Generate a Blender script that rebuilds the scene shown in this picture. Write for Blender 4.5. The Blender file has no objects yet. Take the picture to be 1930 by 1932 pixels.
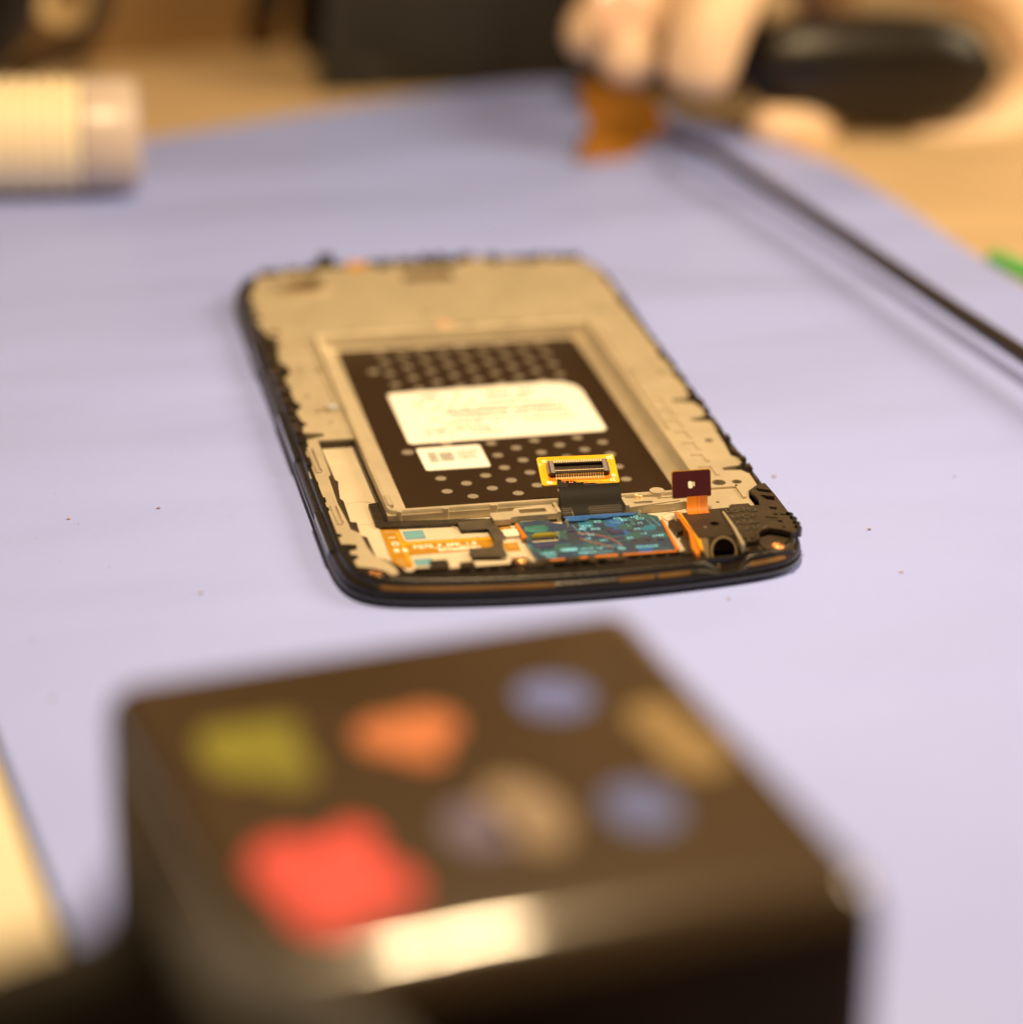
import bpy, bmesh, math, random
from mathutils import Vector, Matrix, Euler
from mathutils.geometry import tessellate_polygon
random.seed(7)
S = 0.001                       # everything below is written in millimetres
scene = bpy.context.scene
COL = scene.collection
R = math.radians

# ------------------------------------------------------------------ camera
cam_d = bpy.data.cameras.new('camera')
cam = bpy.data.objects.new('camera', cam_d)
COL.objects.link(cam)
cam.location = Vector((-97.15, -466.68, 188.01)) * S
cam.rotation_euler = (R(66.672), R(-0.815), R(-11.895))
cam_d.sensor_fit = 'HORIZONTAL'
cam_d.sensor_width = 24.0
cam_d.lens = 5500 / 1930 * 24.0
cam_d.clip_start = 0.01
cam_d.clip_end = 20
cam_d.dof.use_dof = True
cam_d.dof.focus_distance = 0.470
cam_d.dof.aperture_fstop = 4.2
cam_d.dof.aperture_blades = 0
scene.camera = cam

# ------------------------------------------------------------------ world and lamps
w = bpy.data.worlds.new('World'); scene.world = w; w.use_nodes = True
nt = w.node_tree; nt.nodes.clear()
wo = nt.nodes.new('ShaderNodeOutputWorld'); bg = nt.nodes.new('ShaderNodeBackground')
tc = nt.nodes.new('ShaderNodeTexCoord'); sep = nt.nodes.new('ShaderNodeSeparateXYZ')
noi = nt.nodes.new('ShaderNodeTexNoise'); noi.inputs['Scale'].default_value = 2.2; noi.inputs['Detail'].default_value = 1.5
cr = nt.nodes.new('ShaderNodeValToRGB')
cr.color_ramp.elements[0].position = 0.36; cr.color_ramp.elements[0].color = (0.10, 0.055, 0.022, 1)
cr.color_ramp.elements[1].position = 0.66; cr.color_ramp.elements[1].color = (0.72, 0.44, 0.20, 1)
nt.links.new(tc.outputs['Generated'], noi.inputs['Vector'])
nt.links.new(noi.outputs['Fac'], cr.inputs['Fac'])
nt.links.new(tc.outputs['Generated'], sep.inputs['Vector'])
mr = nt.nodes.new('ShaderNodeMapRange'); mr.inputs['From Min'].default_value = -0.12; mr.inputs['From Max'].default_value = 0.15
mr.inputs['To Min'].default_value = 0.06; mr.inputs['To Max'].default_value = 1.0
nt.links.new(sep.outputs['Z'], mr.inputs['Value'])
ml = nt.nodes.new('ShaderNodeVectorMath'); ml.operation = 'SCALE'
nt.links.new(cr.outputs['Color'], ml.inputs[0]); nt.links.new(mr.outputs['Result'], ml.inputs['Scale'])
nt.links.new(ml.outputs['Vector'], bg.inputs['Color'])
bg.inputs['Strength'].default_value = 0.43
nt.links.new(bg.outputs['Background'], wo.inputs['Surface'])

def lamp(name, loc, target, size, power, col):
    l = bpy.data.lights.new(name, 'AREA'); l.shape = 'DISK'; l.size = size * S
    l.energy = power; l.color = col
    o = bpy.data.objects.new(name, l); COL.objects.link(o)
    o.location = Vector(loc) * S
    o.rotation_euler = (Vector(loc) - Vector(target)).to_track_quat('Z', 'Y').to_euler()
    return o
WARM = (1.0, 0.71, 0.385)
lamp('desk_lamp', (0, -84, 320), (10, -50, 0), 44, 1.85, WARM)
lamp('fill_lamp', (560, -60, 430), (30, -40, 0), 330, 4.6, (1.0, 0.76, 0.47))  # unseen soft fill, added at the right to soften the shadows

scene.view_settings.view_transform = 'Standard'
scene.view_settings.look = 'None'
scene.view_settings.exposure = 0
scene.view_settings.gamma = 1
scene.view_settings.use_curve_mapping = False
scene.render.engine = 'CYCLES'

# ------------------------------------------------------------------ helpers
_F = 5500.0
_RM = Euler(cam.rotation_euler).to_matrix()
def at(u, v, y=None, z=None):
    """point (mm) on the plane y=... or z=... seen at that place of the photograph (1930 px wide)"""
    d = _RM @ Vector(((u - 965) / _F, -(v - 966) / _F, -1)); c = cam.location / S
    t = (y - c.y) / d.y if y is not None else (z - c.z) / d.z
    return c + d * t

def mat(name, col, rough=0.5, metal=0.0, spec=0.5, var=0.0, vscale=40, bump=0.0, bscale=200, coat=0.0,
        trans=0.0, alpha=1.0, sss=0.0, col2=None, distort=0.0, stretch=None):
    m = bpy.data.materials.new(name); m.use_nodes = True
    n = m.node_tree; b = n.nodes['Principled BSDF']
    b.inputs['Roughness'].default_value = rough; b.inputs['Metallic'].default_value = metal
    b.inputs['Specular IOR Level'].default_value = spec
    b.inputs['Coat Weight'].default_value = coat; b.inputs['Coat Roughness'].default_value = 0.06
    if name == 'dark_bronze_gloss': b.inputs['Coat IOR'].default_value = 1.75
    if name == 'dark_bronze_gloss': b.inputs['Coat Roughness'].default_value = 0.12
    b.inputs['Transmission Weight'].default_value = trans; b.inputs['Alpha'].default_value = alpha
    b.inputs['Base Color'].default_value = (*col, 1)
    if sss:
        b.inputs['Subsurface Weight'].default_value = sss
        b.inputs['Subsurface Radius'].default_value = (0.004, 0.0015, 0.0008); b.inputs['Subsurface Scale'].default_value = 1
    t = n.nodes.new('ShaderNodeTexCoord')
    src = t.outputs['Object']
    if stretch:
        mp = n.nodes.new('ShaderNodeMapping'); mp.inputs['Scale'].default_value = stretch
        n.links.new(src, mp.inputs['Vector']); src = mp.outputs['Vector']
    if var or col2:
        no = n.nodes.new('ShaderNodeTexNoise'); no.inputs['Scale'].default_value = vscale
        no.inputs['Detail'].default_value = 5; no.inputs['Distortion'].default_value = distort
        r = n.nodes.new('ShaderNodeValToRGB')
        c2 = col2 if col2 else tuple(c * (1 - var) for c in col)
        r.color_ramp.elements[0].position = 0.35; r.color_ramp.elements[1].position = 0.65
        r.color_ramp.elements[0].color = (*c2, 1); r.color_ramp.elements[1].color = (*col, 1)
        n.links.new(src, no.inputs['Vector']); n.links.new(no.outputs['Fac'], r.inputs['Fac'])
        n.links.new(r.outputs['Color'], b.inputs['Base Color'])
    if bump:
        no = n.nodes.new('ShaderNodeTexNoise'); no.inputs['Scale'].default_value = bscale; no.inputs['Detail'].default_value = 6
        bp = n.nodes.new('ShaderNodeBump'); bp.inputs['Strength'].default_value = bump; bp.inputs['Distance'].default_value = 0.0002
        n.links.new(src, no.inputs['Vector']); n.links.new(no.outputs['Fac'], bp.inputs['Height'])
        n.links.new(bp.outputs['Normal'], b.inputs['Normal'])
    return m

M = dict(
    mat=mat('silicone_mat', (0.315, 0.40, 0.90), 0.42, var=0.05, vscale=9, bump=0.35, bscale=420, spec=0.6),
    desk=mat('pale_wood', (0.60, 0.44, 0.26), 0.5, var=0.16, vscale=14, stretch=(1, 6, 1)),
    metal=mat('champagne_metal', (0.53, 0.455, 0.325), 0.42, 0.32, var=0.13, vscale=150, distort=.3, bump=0.4, bscale=900),
    metal_low=mat('champagne_metal_floor', (0.58, 0.505, 0.38), 0.55, 0.15, var=0.10, vscale=110, bump=0.15, bscale=700),
    plastic=mat('black_plastic', (0.013, 0.010, 0.008), 0.3, spec=.4, var=0.25, vscale=300, bump=0.5, bscale=1500),
    plastic_gloss=mat('glossy_black_plastic', (0.012, 0.012, 0.014), 0.13, spec=0.6, coat=0.4),
    dusty=mat('molded_black_plastic', (0.044, 0.031, 0.020), 0.38, spec=.42, var=0.3, vscale=250, bump=0.6, bscale=1300),
    film=mat('black_film', (0.027, 0.0145, 0.007), 0.6, var=0.1, vscale=60, spec=0.12),
    dot=mat('film_dot', (0.23, 0.20, 0.155), 0.55, var=0.1, vscale=500),
    label=mat('white_label', (0.80, 0.78, 0.72), 0.6, var=0.03, vscale=100),
    ink=mat('faded_ink', (0.06, 0.04, 0.03), 0.7, var=0.2, vscale=800),
    foam=mat('black_foam_tape', (0.028, 0.02, 0.014), 0.38, var=0.4, vscale=500, bump=0.8, bscale=1400),
    grey=mat('grey_tape', (0.075, 0.060, 0.042), 0.45, var=0.3, vscale=400, bump=0.9, bscale=1300),
    flex=mat('amber_flex', (0.44, 0.215, 0.012), 0.3, var=0.12, vscale=300, coat=0.5),
    flexb=mat('bright_amber_flex', (0.74, 0.36, 0.015), 0.3, var=0.1, vscale=300, coat=0.5),
    board=mat('yellow_amber_board', (0.80, 0.45, 0.012), 0.28, var=0.2, vscale=260, coat=0.6),
    trace=mat('copper_trace', (0.95, 0.34, 0.06), 0.3, 0.3),
    white=mat('white_silk_print', (0.85, 0.80, 0.66), 0.5, var=0.05, vscale=900),
    cyan=mat('cyan_silk_print', (0.20, 0.62, 0.95), 0.4, var=0.4, vscale=700),
    gold=mat('gold_contact', (1.0, 0.80, 0.45), 0.3, 0.35),
    tin=mat('solder_tin', (0.86, 0.80, 0.66), 0.25, 0.85),
    blue=mat('teal_sticker', (0.13, 0.30, 0.36), 0.5, var=0.08, vscale=500),
    copper=mat('copper_screw', (1.0, 0.52, 0.22), 0.28, 0.9, var=0.2, vscale=900, bump=1.0, bscale=1800),
    maroon=mat('maroon_board', (0.05, 0.006, 0.014), 0.22, coat=0.7, var=0.2, vscale=200),
    orange=mat('orange_flex', (0.55, 0.17, 0.008), 0.3, coat=0.4, var=0.1, vscale=400),
    violet=mat('violet_mark', (0.05, 0.015, 0.11), 0.5),
    ribbon=mat('black_ribbon', (0.006, 0.0045, 0.0035), 0.55, coat=0.0, spec=.12, bump=0.1, bscale=1200),
    dots=mat('ribbon_dimples', (0.13, 0.105, 0.075), 0.45, 0.2),
    black=mat('dark_void', (0.004, 0.004, 0.004), 0.7),
    box=mat('dark_bronze_gloss', (0.046, 0.025, 0.009), 0.3, spec=0.4, coat=1.0, var=0.2, vscale=30),
)

def undulate(m):
    n = m.node_tree; b = n.nodes['Principled BSDF']; t = n.nodes.new('ShaderNodeTexCoord')
    mp = n.nodes.new('ShaderNodeMapping'); mp.inputs['Scale'].default_value = (8, 22, 1); mp.inputs['Rotation'].default_value = (0, 0, R(-38))
    no = n.nodes.new('ShaderNodeTexNoise'); no.inputs['Scale'].default_value = 1.0; no.inputs['Detail'].default_value = 1.6
    bp = n.nodes.new('ShaderNodeBump'); bp.inputs['Strength'].default_value = 1.0; bp.inputs['Distance'].default_value = 0.0062
    n.links.new(t.outputs['Object'], mp.inputs['Vector']); n.links.new(mp.outputs['Vector'], no.inputs['Vector'])
    n.links.new(no.outputs['Fac'], bp.inputs['Height'])
    old = b.inputs['Normal'].links[0].from_socket
    n.links.new(bp.outputs['Normal'], old.node.inputs['Normal'])
    # faint smears on the rubber
    n2 = n.nodes.new('ShaderNodeTexNoise'); n2.inputs['Scale'].default_value = 30; n2.inputs['Detail'].default_value = 8; n2.inputs['Distortion'].default_value = 1.5
    rr_ = n.nodes.new('ShaderNodeMapRange'); rr_.inputs['To Min'].default_value = 0.34; rr_.inputs['To Max'].default_value = 0.52
    n.links.new(mp.outputs['Vector'], n2.inputs['Vector']); n.links.new(n2.outputs['Fac'], rr_.inputs['Value']); n.links.new(rr_.outputs['Result'], b.inputs['Roughness'])
undulate(M['mat'])
def uneven_coat(m):
    n = m.node_tree; b = n.nodes['Principled BSDF']; t = n.nodes.new('ShaderNodeTexCoord')
    no = n.nodes.new('ShaderNodeTexNoise'); no.inputs['Scale'].default_value = 55; no.inputs['Detail'].default_value = 2
    bp = n.nodes.new('ShaderNodeBump'); bp.inputs['Strength'].default_value = 1.0; bp.inputs['Distance'].default_value = 0.0011
    n.links.new(t.outputs['Object'], no.inputs['Vector']); n.links.new(no.outputs['Fac'], bp.inputs['Height'])
    n.links.new(bp.outputs['Normal'], b.inputs['Coat Normal'])
uneven_coat(M['box'])

def root(name, loc, label, cat, group=None, rz=0):
    o = bpy.data.objects.new(name, None); COL.objects.link(o)
    o.empty_display_size = 0.01
    o.location = Vector(loc) * S; o.rotation_euler = (0, 0, rz)
    o['label'] = label; o['category'] = cat
    if group: o['group'] = group
    return o

def world_origin(p):
    t = Vector((0, 0, 0))
    while p is not None:
        t = t + p.location; p = p.parent
    return t / S

def link(name, me, parent=None, mats=()):
    o = bpy.data.objects.new(name, me); COL.objects.link(o)
    for m in mats: me.materials.append(m)
    if parent: o.parent = parent
    return o

def mesh_obj(name, verts, faces, m, parent=None, smooth=False, origin=None, mi=None):
    """verts in world mm; they are stored relative to the parent's place"""
    o0 = world_origin(parent) if parent else Vector(origin or (0, 0, 0))
    me = bpy.data.meshes.new(name)
    me.from_pydata([(Vector(v) - o0) * S for v in verts], [], faces)
    bm = bmesh.new(); bm.from_mesh(me)
    bmesh.ops.recalc_face_normals(bm, faces=bm.faces[:])
    bm.to_mesh(me); bm.free()
    ms = m if isinstance(m, (list, tuple)) else [m]
    o = link(name, me, parent, ms)
    if mi:
        for f, k in zip(me.polygons, mi): f.material_index = k
    if smooth:
        for f in me.polygons: f.use_smooth = True
        try: me.set_sharp_from_angle(angle=R(40))
        except Exception: pass
    if not parent: o.location = o0 * S
    return o

class G:
    """collects shapes (mm) for one mesh"""
    def __init__(s): s.v = []; s.f = []; s.k = []
    def add(s, v, f, k=0):
        n = len(s.v); s.v += [Vector(p) for p in v]; s.f += [[i + n for i in q] for q in f]; s.k += [k] * len(f); return s
    def box(s, x0, x1, y0, y1, z0, z1, k=0, T=None, ch=0.0):
        if ch:
            P = [(x0+ch,y0),(x1-ch,y0),(x1,y0+ch),(x1,y1-ch),(x1-ch,y1),(x0+ch,y1),(x0,y1-ch),(x0,y0+ch)]
            return s.slab(P, [], z0, z1, k, T)
        v = [(x, y, z) for z in (z0, z1) for x, y in ((x0, y0), (x1, y0), (x1, y1), (x0, y1))]
        if T: v = [T @ Vector(p) for p in v]
        return s.add(v, [(3,2,1,0),(4,5,6,7),(0,1,5,4),(1,2,6,5),(2,3,7,6),(3,0,4,7)], k)
    def slab(s, outer, holes, z0, z1, k=0, T=None, wall=None):
        loops = [[Vector((x, y, z1)) for x, y in outer]] + [[Vector((x, y, z1)) for x, y in h] for h in holes]
        flat = [p for l in loops for p in l]
        tri = tessellate_polygon(loops)
        n = len(flat)
        v = flat + [Vector((p.x, p.y, z0)) for p in flat]
        f = [tuple(t) for t in tri] + [tuple(n + i for i in reversed(t)) for t in tri]
        b = 0
        for l in loops:
            m_ = len(l)
            for i in range(m_):
                a, c = b + i, b + (i + 1) % m_
                f.append((a, c, c + n, a + n))
            b += m_
        if T: v = [T @ p for p in v]
        return s.add(v, f, k)
    def cyl(s, c, r, z0, z1, n=24, k=0, T=None, r1=None, sy=1.0):
        r1 = r if r1 is None else r1
        v = [(c[0] + r * math.cos(a), c[1] + r * sy * math.sin(a), z0) for a in [2*math.pi*i/n for i in range(n)]]
        v += [(c[0] + r1 * math.cos(a), c[1] + r1 * sy * math.sin(a), z1) for a in [2*math.pi*i/n for i in range(n)]]
        if T: v = [T @ Vector(p) for p in v]
        f = [tuple(reversed(range(n))), tuple(range(n, 2*n))] + [(i, (i+1) % n, n + (i+1) % n, n + i) for i in range(n)]
        return s.add(v, f, k)
    def build(s, name, m, parent=None, smooth=False, origin=None):
        return mesh_obj(name, s.v, s.f, m, parent, smooth, origin, s.k if isinstance(m, (list, tuple)) else None)

def circ(cx, cy, r, n=20, sy=1.0): return [(cx + r*math.cos(2*math.pi*i/n), cy + r*sy*math.sin(2*math.pi*i/n)) for i in range(n)]
def rrect(x0, x1, y0, y1, r, n=5):
    P = []
    for cx, cy, a0 in ((x1-r, y1-r, 0), (x0+r, y1-r, 90), (x0+r, y0+r, 180), (x1-r, y0+r, 270)):
        for i in range(n + 1):
            a = R(a0 + 90*i/n); P.append((cx + r*math.cos(a), cy + r*math.sin(a)))
    return P
def catmull(P, n=4, closed=True):
    out = []; L = len(P)
    rng = range(L) if closed else range(L - 1)
    for i in rng:
        if closed: p = [Vector(P[(i + j) % L]) for j in (-1, 0, 1, 2)]
        else: p = [Vector(P[min(max(i + j, 0), L - 1)]) for j in (-1, 0, 1, 2)]
        for q in range(n):
            t = q / n
            out.append(0.5 * ((2*p[1]) + (-p[0] + p[2])*t + (2*p[0] - 5*p[1] + 4*p[2] - p[3])*t*t + (-p[0] + 3*p[1] - 3*p[2] + p[3])*t**3))
    if not closed: out.append(Vector(P[-1]))
    return out
def inset(P, d):
    """move a closed CCW outline inwards by d"""
    out = []; n = len(P)
    for i in range(n):
        a, b, c = Vector(P[i-1][:2]), Vector(P[i][:2]), Vector(P[(i+1) % n][:2])
        t = (c - a).normalized(); out.append((b.x - t.y * d, b.y + t.x * d))
    return out
def loft(rings, closed_top=False, closed_bottom=False):
    g = G(); n = len(rings[0]); v = [p for r_ in rings for p in r_]; f = []
    for j in range(len(rings) - 1):
        for i in range(n):
            f.append((j*n + i, j*n + (i+1) % n, (j+1)*n + (i+1) % n, (j+1)*n + i))
    if closed_bottom: f.append(tuple(range(n)))
    if closed_top: f.append(tuple(range((len(rings)-1)*n, len(rings)*n)))
    return g.add(v, f)
def tube(path, radii, n=14, caps=True):
    rings = []; prev = None
    for i, p in enumerate(path):
        p = Vector(p); a = Vector(path[max(i-1, 0)]); b = Vector(path[min(i+1, len(path)-1)])
        t = (b - a).normalized()
        u = prev - t * prev.dot(t) if prev is not None else t.cross(Vector((0, 0, 1)) if abs(t.z) < .9 else Vector((1, 0, 0)))
        u.normalize(); prev = u; w_ = t.cross(u)
        r = radii[i] if isinstance(radii, (list, tuple)) else radii
        rings.append([p + (u*math.cos(2*math.pi*k/n) + w_*math.sin(2*math.pi*k/n)) * r for k in range(n)])
    return loft(rings, caps, caps)
def sheet(profile_pts, xs0, xs1, th):
    """a ribbon: profile of (y, z) points, x edges per point, thickness"""
    n = len(profile_pts); v = []; f = []
    for i, (y, z) in enumerate(profile_pts):
        a = profile_pts[max(i-1, 0)]; b = profile_pts[min(i+1, n-1)]
        t = Vector((b[0]-a[0], b[1]-a[1])).normalized(); nx, nz = -t.y*th, t.x*th
        v += [(xs0[i], y, z), (xs1[i], y, z), (xs1[i], y+nx, z+nz), (xs0[i], y+nx, z+nz)]
    for i in range(n-1):
        for j in range(4):
            f.append((4*i + j, 4*i + (j+1) % 4, 4*(i+1) + (j+1) % 4, 4*(i+1) + j))
    f += [(0,1,2,3), tuple(4*(n-1) + j for j in range(4))]
    return G().add(v, f)
def text(name, s, size, loc, m, parent, ext=0.03, rz=0.0, T=None, sx=1.0, space=1.0, bevel=0.0, align='LEFT'):
    """letters as a mesh; loc = left baseline in world mm"""
    c = bpy.data.curves.new(name, 'FONT'); c.body = s; c.size = size; c.extrude = ext; c.space_character = space
    c.bevel_depth = bevel; c.align_x = align; c.resolution_u = 3
    o = bpy.data.objects.new('tmp', c); COL.objects.link(o)
    bpy.context.view_layer.update()
    me = bpy.data.meshes.new_from_object(o.evaluated_get(bpy.context.evaluated_depsgraph_get()))
    bpy.data.objects.remove(o); bpy.data.curves.remove(c)
    X = Matrix.Translation(Vector(loc)) @ Matrix.Rotation(rz, 4, 'Z') @ Matrix.Diagonal((sx, 1, 1, 1))
    if T: X = T @ X
    vs = [X @ v.co for v in me.vertices]; fs = [list(p.vertices) for p in me.polygons]
    bpy.data.meshes.remove(me)
    return vs, fs

# ------------------------------------------------------------------ the setting
def struct(o): o['kind'] = 'structure'; return o
g = G(); g.add([(-900, -275, -2.2), (900, -275, -2.2), (900, 1500, -2.2), (-900, 1500, -2.2)], [(0, 1, 2, 3)])
struct(g.build('desk', M['desk'], origin=(0, 0, -2.2)))
ME = [(-330, -250), (60, -258), (118, -250), (128, -225), (132, -90), (125, 20), (119.5, 60), (116.5, 85), (114.5, 105), (111, 128), (106, 148),
      (94, 170), (84, 190), (74, 212), (66, 221), (54, 222.5), (33, 217), (10, 208), (-13.7, 198.5), (-43.5, 186.5), (-76.6, 176), (-150, 158), (-330, 130)]
ME = [(p.x, p.y) for p in catmull([(x, y, 0) for x, y in ME], 4)]
rings = [[(x, y, z) for x, y in inset(ME, d)] for d, z in ((0.6, -2.1), (0.0, -1.7), (0.0, -0.5), (0.5, 0.0))]
g = loft(rings)
g.slab(inset(ME, 0.5), [], -0.4, 0.0)
o = g.build('work_mat', M['mat'], smooth=True); o['label'] = 'pale lavender blue silicone work mat under the open phone'; o['category'] = 'mat'

# ------------------------------------------------------------------ the phone
phone = root('mobile_phone', (0, 0, 0), 'opened mobile phone with its back off and metal battery bay showing, lying on the mat', 'phone')
Q = [(37.4, 0), (37.4, 30), (37.4, 52), (37.35, 60), (37.0, 66), (36.0, 70.3), (33.9, 73.4), (30.3, 75.5), (24, 76.9), (16, 77.9), (8, 78.5), (0, 78.7)]
OUT = Q + [(-x, y) for x, y in reversed(Q[:-1])]
OUT = OUT + [(-x, -y) for x, y in OUT[1:-1]]
OUT = [(p.x, p.y + (2.1*min(1, max(0, (-p.y - 40)/26)) if p.y < -40 else 0)) for p in catmull([(x, y, 0) for x, y in OUT], 3)]
prof = [(2.6, 0.05), (1.0, 0.12), (0.35, 0.5), (0.05, 1.0), (0.0, 1.25), (0.12, 1.5), (0.5, 1.62), (0.5, 1.78), (0.22, 1.95), (0.2, 2.3), (0.45, 2.9), (0.75, 3.25)]
g = loft([[(x, y, z) for x, y in inset(OUT, d)] for d, z in prof[:7]]); g.slab(inset(OUT, 2.6), [], 0.05, 1.0)
glass = g.build('front_glass', M['plastic_gloss'], phone, smooth=True)
TOPP = [(0.5, 1.60), (0.5, 1.78), (0.22, 1.95), (0.2, 2.3), (0.42, 2.9), (0.72, 3.2), (1.1, 3.3), (1.18, 3.9), (1.32, 4.15), (1.55, 4.28), (2.0, 4.28), (2.15, 4.1), (2.3, 4.0)]
g = loft([[(x, y, min(z, 2.3) if (19.5 < x < 25.8 and y < -60) else z) for x, y in inset(OUT, d)] for d, z in TOPP])
# flat black flange inside the rim, open in the middle
FL = [(-34.2, 66), (-34.2, -56), (-33, -61), (-29.5, -64.2), (-27.6, -67.2), (-27.0, -69.2), (19.5, -69.2), (19.5, -72.2), (25.8, -71.9), (25.8, -69.2), (27.0, -69.2), (28, -66), (34.2, -56), (34.2, 66), (30, 72), (-30, 72)]
slots = [(7.4, 9.1), (9.65, 11.2), (11.75, 13.4), (13.9, 15.6)]
hl = [rrect(a, b, -70.75, -69.75, 0.2, 2) for a, b in slots]
hl += [rrect(a, b, -71.2 , -70.1, 0.2, 2) for a, b in ((-19.2, -17.4), (-16.8, -15.2), (-14.5, -13.0), (-12.4, -11.0))]
hl += [rrect(a, b, -71.9, -70.3, 0.3, 2) for a, b in ((-4.6, -2.6), (-1.0, 0.9), (2.4, 3.6))]
g.slab(inset(OUT, 2.3), [FL] + hl, 3.0, 4.0)
g.slab(inset(OUT, 1.3), [], 1.0, 1.6)
frame = g.build('outer_frame', M['plastic'], phone, smooth=True)
# small lumps, clips and posts along the near lip
g = G()
for a, b, y0, y1, z1 in ((-9.0, -5.6, -71.6, -70.0, 4.5), (-6.4, -5.0, -71.0, -69.6, 4.7), (1.0, 2.2, -71.9, -69.8, 4.6), (3.8, 6.8, -71.4, -70.0, 4.35),
                         (-26.0, -20.5, -69.9, -69.2, 4.45), (15.9, 18.6, -70.8, -69.6, 4.3), (-2.4, -1.2, -71.8, -70.0, 4.7)):
    g.box(a, b, y0, y1, 3.9, z1, ch=0.25)
g.slab(circ(-1.0, -71.2, 0.7, 12), [], 3.9, 5.0)
g.build('clip', M['dusty'], frame)
g = G(); g.box(-23.1, -20.3, -68.9, -66.6, 2.7, 4.35, ch=0.3)
g.build('rubber_block', M['foam'], phone)
g = G(); g.box(-18.6, -16.3, -69.0, -67.5, 2.7, 4.1, ch=0.2)
g.build('chip', M['dusty'], phone)
# golden reflection along the near rim, put in as thin bronze-coloured strips
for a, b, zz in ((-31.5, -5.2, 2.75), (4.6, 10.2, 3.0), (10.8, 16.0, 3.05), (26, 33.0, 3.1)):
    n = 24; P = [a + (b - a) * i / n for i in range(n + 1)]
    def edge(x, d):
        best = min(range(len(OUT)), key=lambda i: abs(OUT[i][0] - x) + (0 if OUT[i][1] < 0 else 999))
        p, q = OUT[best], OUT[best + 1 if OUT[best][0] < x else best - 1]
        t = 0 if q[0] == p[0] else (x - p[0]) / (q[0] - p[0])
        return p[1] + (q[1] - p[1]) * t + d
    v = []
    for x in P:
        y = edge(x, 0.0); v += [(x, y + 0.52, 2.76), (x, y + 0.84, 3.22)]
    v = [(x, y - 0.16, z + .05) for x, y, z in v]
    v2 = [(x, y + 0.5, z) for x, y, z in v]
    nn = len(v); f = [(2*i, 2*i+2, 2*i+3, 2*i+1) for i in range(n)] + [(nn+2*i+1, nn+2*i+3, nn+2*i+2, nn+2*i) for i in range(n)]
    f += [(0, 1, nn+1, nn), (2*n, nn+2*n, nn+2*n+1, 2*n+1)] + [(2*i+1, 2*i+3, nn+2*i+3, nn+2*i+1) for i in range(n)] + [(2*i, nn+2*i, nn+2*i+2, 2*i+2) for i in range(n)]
    mesh_obj('glint_strip', v + v2, f, M.setdefault('glint', mat('painted_glint', (0.24, 0.13, 0.05), 0.3, 0.5, var=0.2, vscale=300)), frame)
# side keys on the left wall
for y0, y1 in ((-58, -42.5), (-20, 2), (24, 38)):
    g = G(); g.slab([(-37.34, y0 + .4), (-37.1, y0), (-36.2, y0), (-36.2, y1), (-37.1, y1), (-37.34, y1 - .4)], [], 2.1, 3.35)
    g.build('side_rail', M['plastic_gloss'], frame)

# --- middle plate: metal, jagged where the black plastic bites in
PL = [(-31.5, 73.0), (-30, 74.4), (-20, 75.4), (-14, 75.0), (-12.5, 73.6), (-10, 73.6), (-9, 75.6), (-4, 75.8), (-3, 73.8), (4, 73.6), (5, 75.8), (14, 76.0), (16, 74.8), (20, 74.6), (22, 75.6),
      (28, 75.2), (32, 73.2), (34, 70), (35.2, 66), (35.4, 46), (34.6, 44), (35.4, 42), (35.4, 20), (34.5, 16), (35.3, 12), (35.2, -3), (34.4, -5.5), (31.2, -6.2), (31.2, -7.3), (34.6, -8),
      (35.4, -11), (35.0, -14.6), (32.0, -15.6), (32.1, -16.7), (35.2, -17.2), (35.6, -19.6), (34.9, -22.4), (34.7, -28), (34.3, -33.2), (35.2, -34.2), (35.5, -36.0), (34.4, -37.4), (31.4, -38.0),
      (31.4, -39.1), (34.2, -39.5), (35.2, -41.2), (35.1, -46.0), (33.0, -48.2), (32.3, -51), (32.3, -54.2), (31.4, -54.7), (30.9, -54.5), (30.9, -53.5), (28.1, -53.6), (28.1, -54.3), (24.7, -54.5), (21.8, -54.2), (21.8, -50.6),
      (19.0, -51.3), (12.0, -51.3), (11.9, -48.3), (-1.4, -48.3), (-26.4, -48.3), (-26.4, -14.6), (-32.6, -14.6), (-32.7, -29.5), (-33.2, -30.5), (-33.4, -42), (-33.0, -50), (-33.0, -52.5), (-31.8, -54.2), (-31.5, -60),
      (-31.0, -63.0), (-29.6, -65.2), (-28.6, -67.8), (-28.4, -70.2), (-29.6, -70.6), (-30.4, -68.8), (-31.8, -67.6), (-34.2, -66.6), (-34.4, -64.4), (-33.5, -63.4), (-33.5, -62.4), (-34.5, -61.9), (-34.4, -60.6), (-33.3, -60.4), (-33.0, -58.5),
      (-34.2, -58.0), (-35.7, -57.8), (-35.8, -55.4), (-34.7, -54.9), (-34.8, -54.0), (-35.7, -53.4), (-35.6, -45.0), (-35.1, -44.4), (-35.1, -43.2), (-35.7, -42.6), (-35.6, -41.6), (-35.1, -41.0), (-35.0, -39.2), (-35.6, -38.4), (-35.2, -32.4),
      (-36.2, -30.8), (-36.1, -28.0), (-35.4, -27), (-35.4, -19.5), (-34.6, -18), (-34.4, -14.2), (-31.2, -12.8), (-31.3, -11.6), (-34.6, -10.8), (-34.4, -8.4), (-33.2, -6.9), (-34.0, -5.6), (-34.4, -1.0), (-33.0, 1.5),
      (-33.9, 4), (-34.0, 16), (-32.6, 18), (-32.8, 22), (-34.0, 24), (-33.0, 33), (-32.4, 36), (-34.0, 38), (-35.4, 46), (-34.6, 60), (-32.8, 68)]
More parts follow.
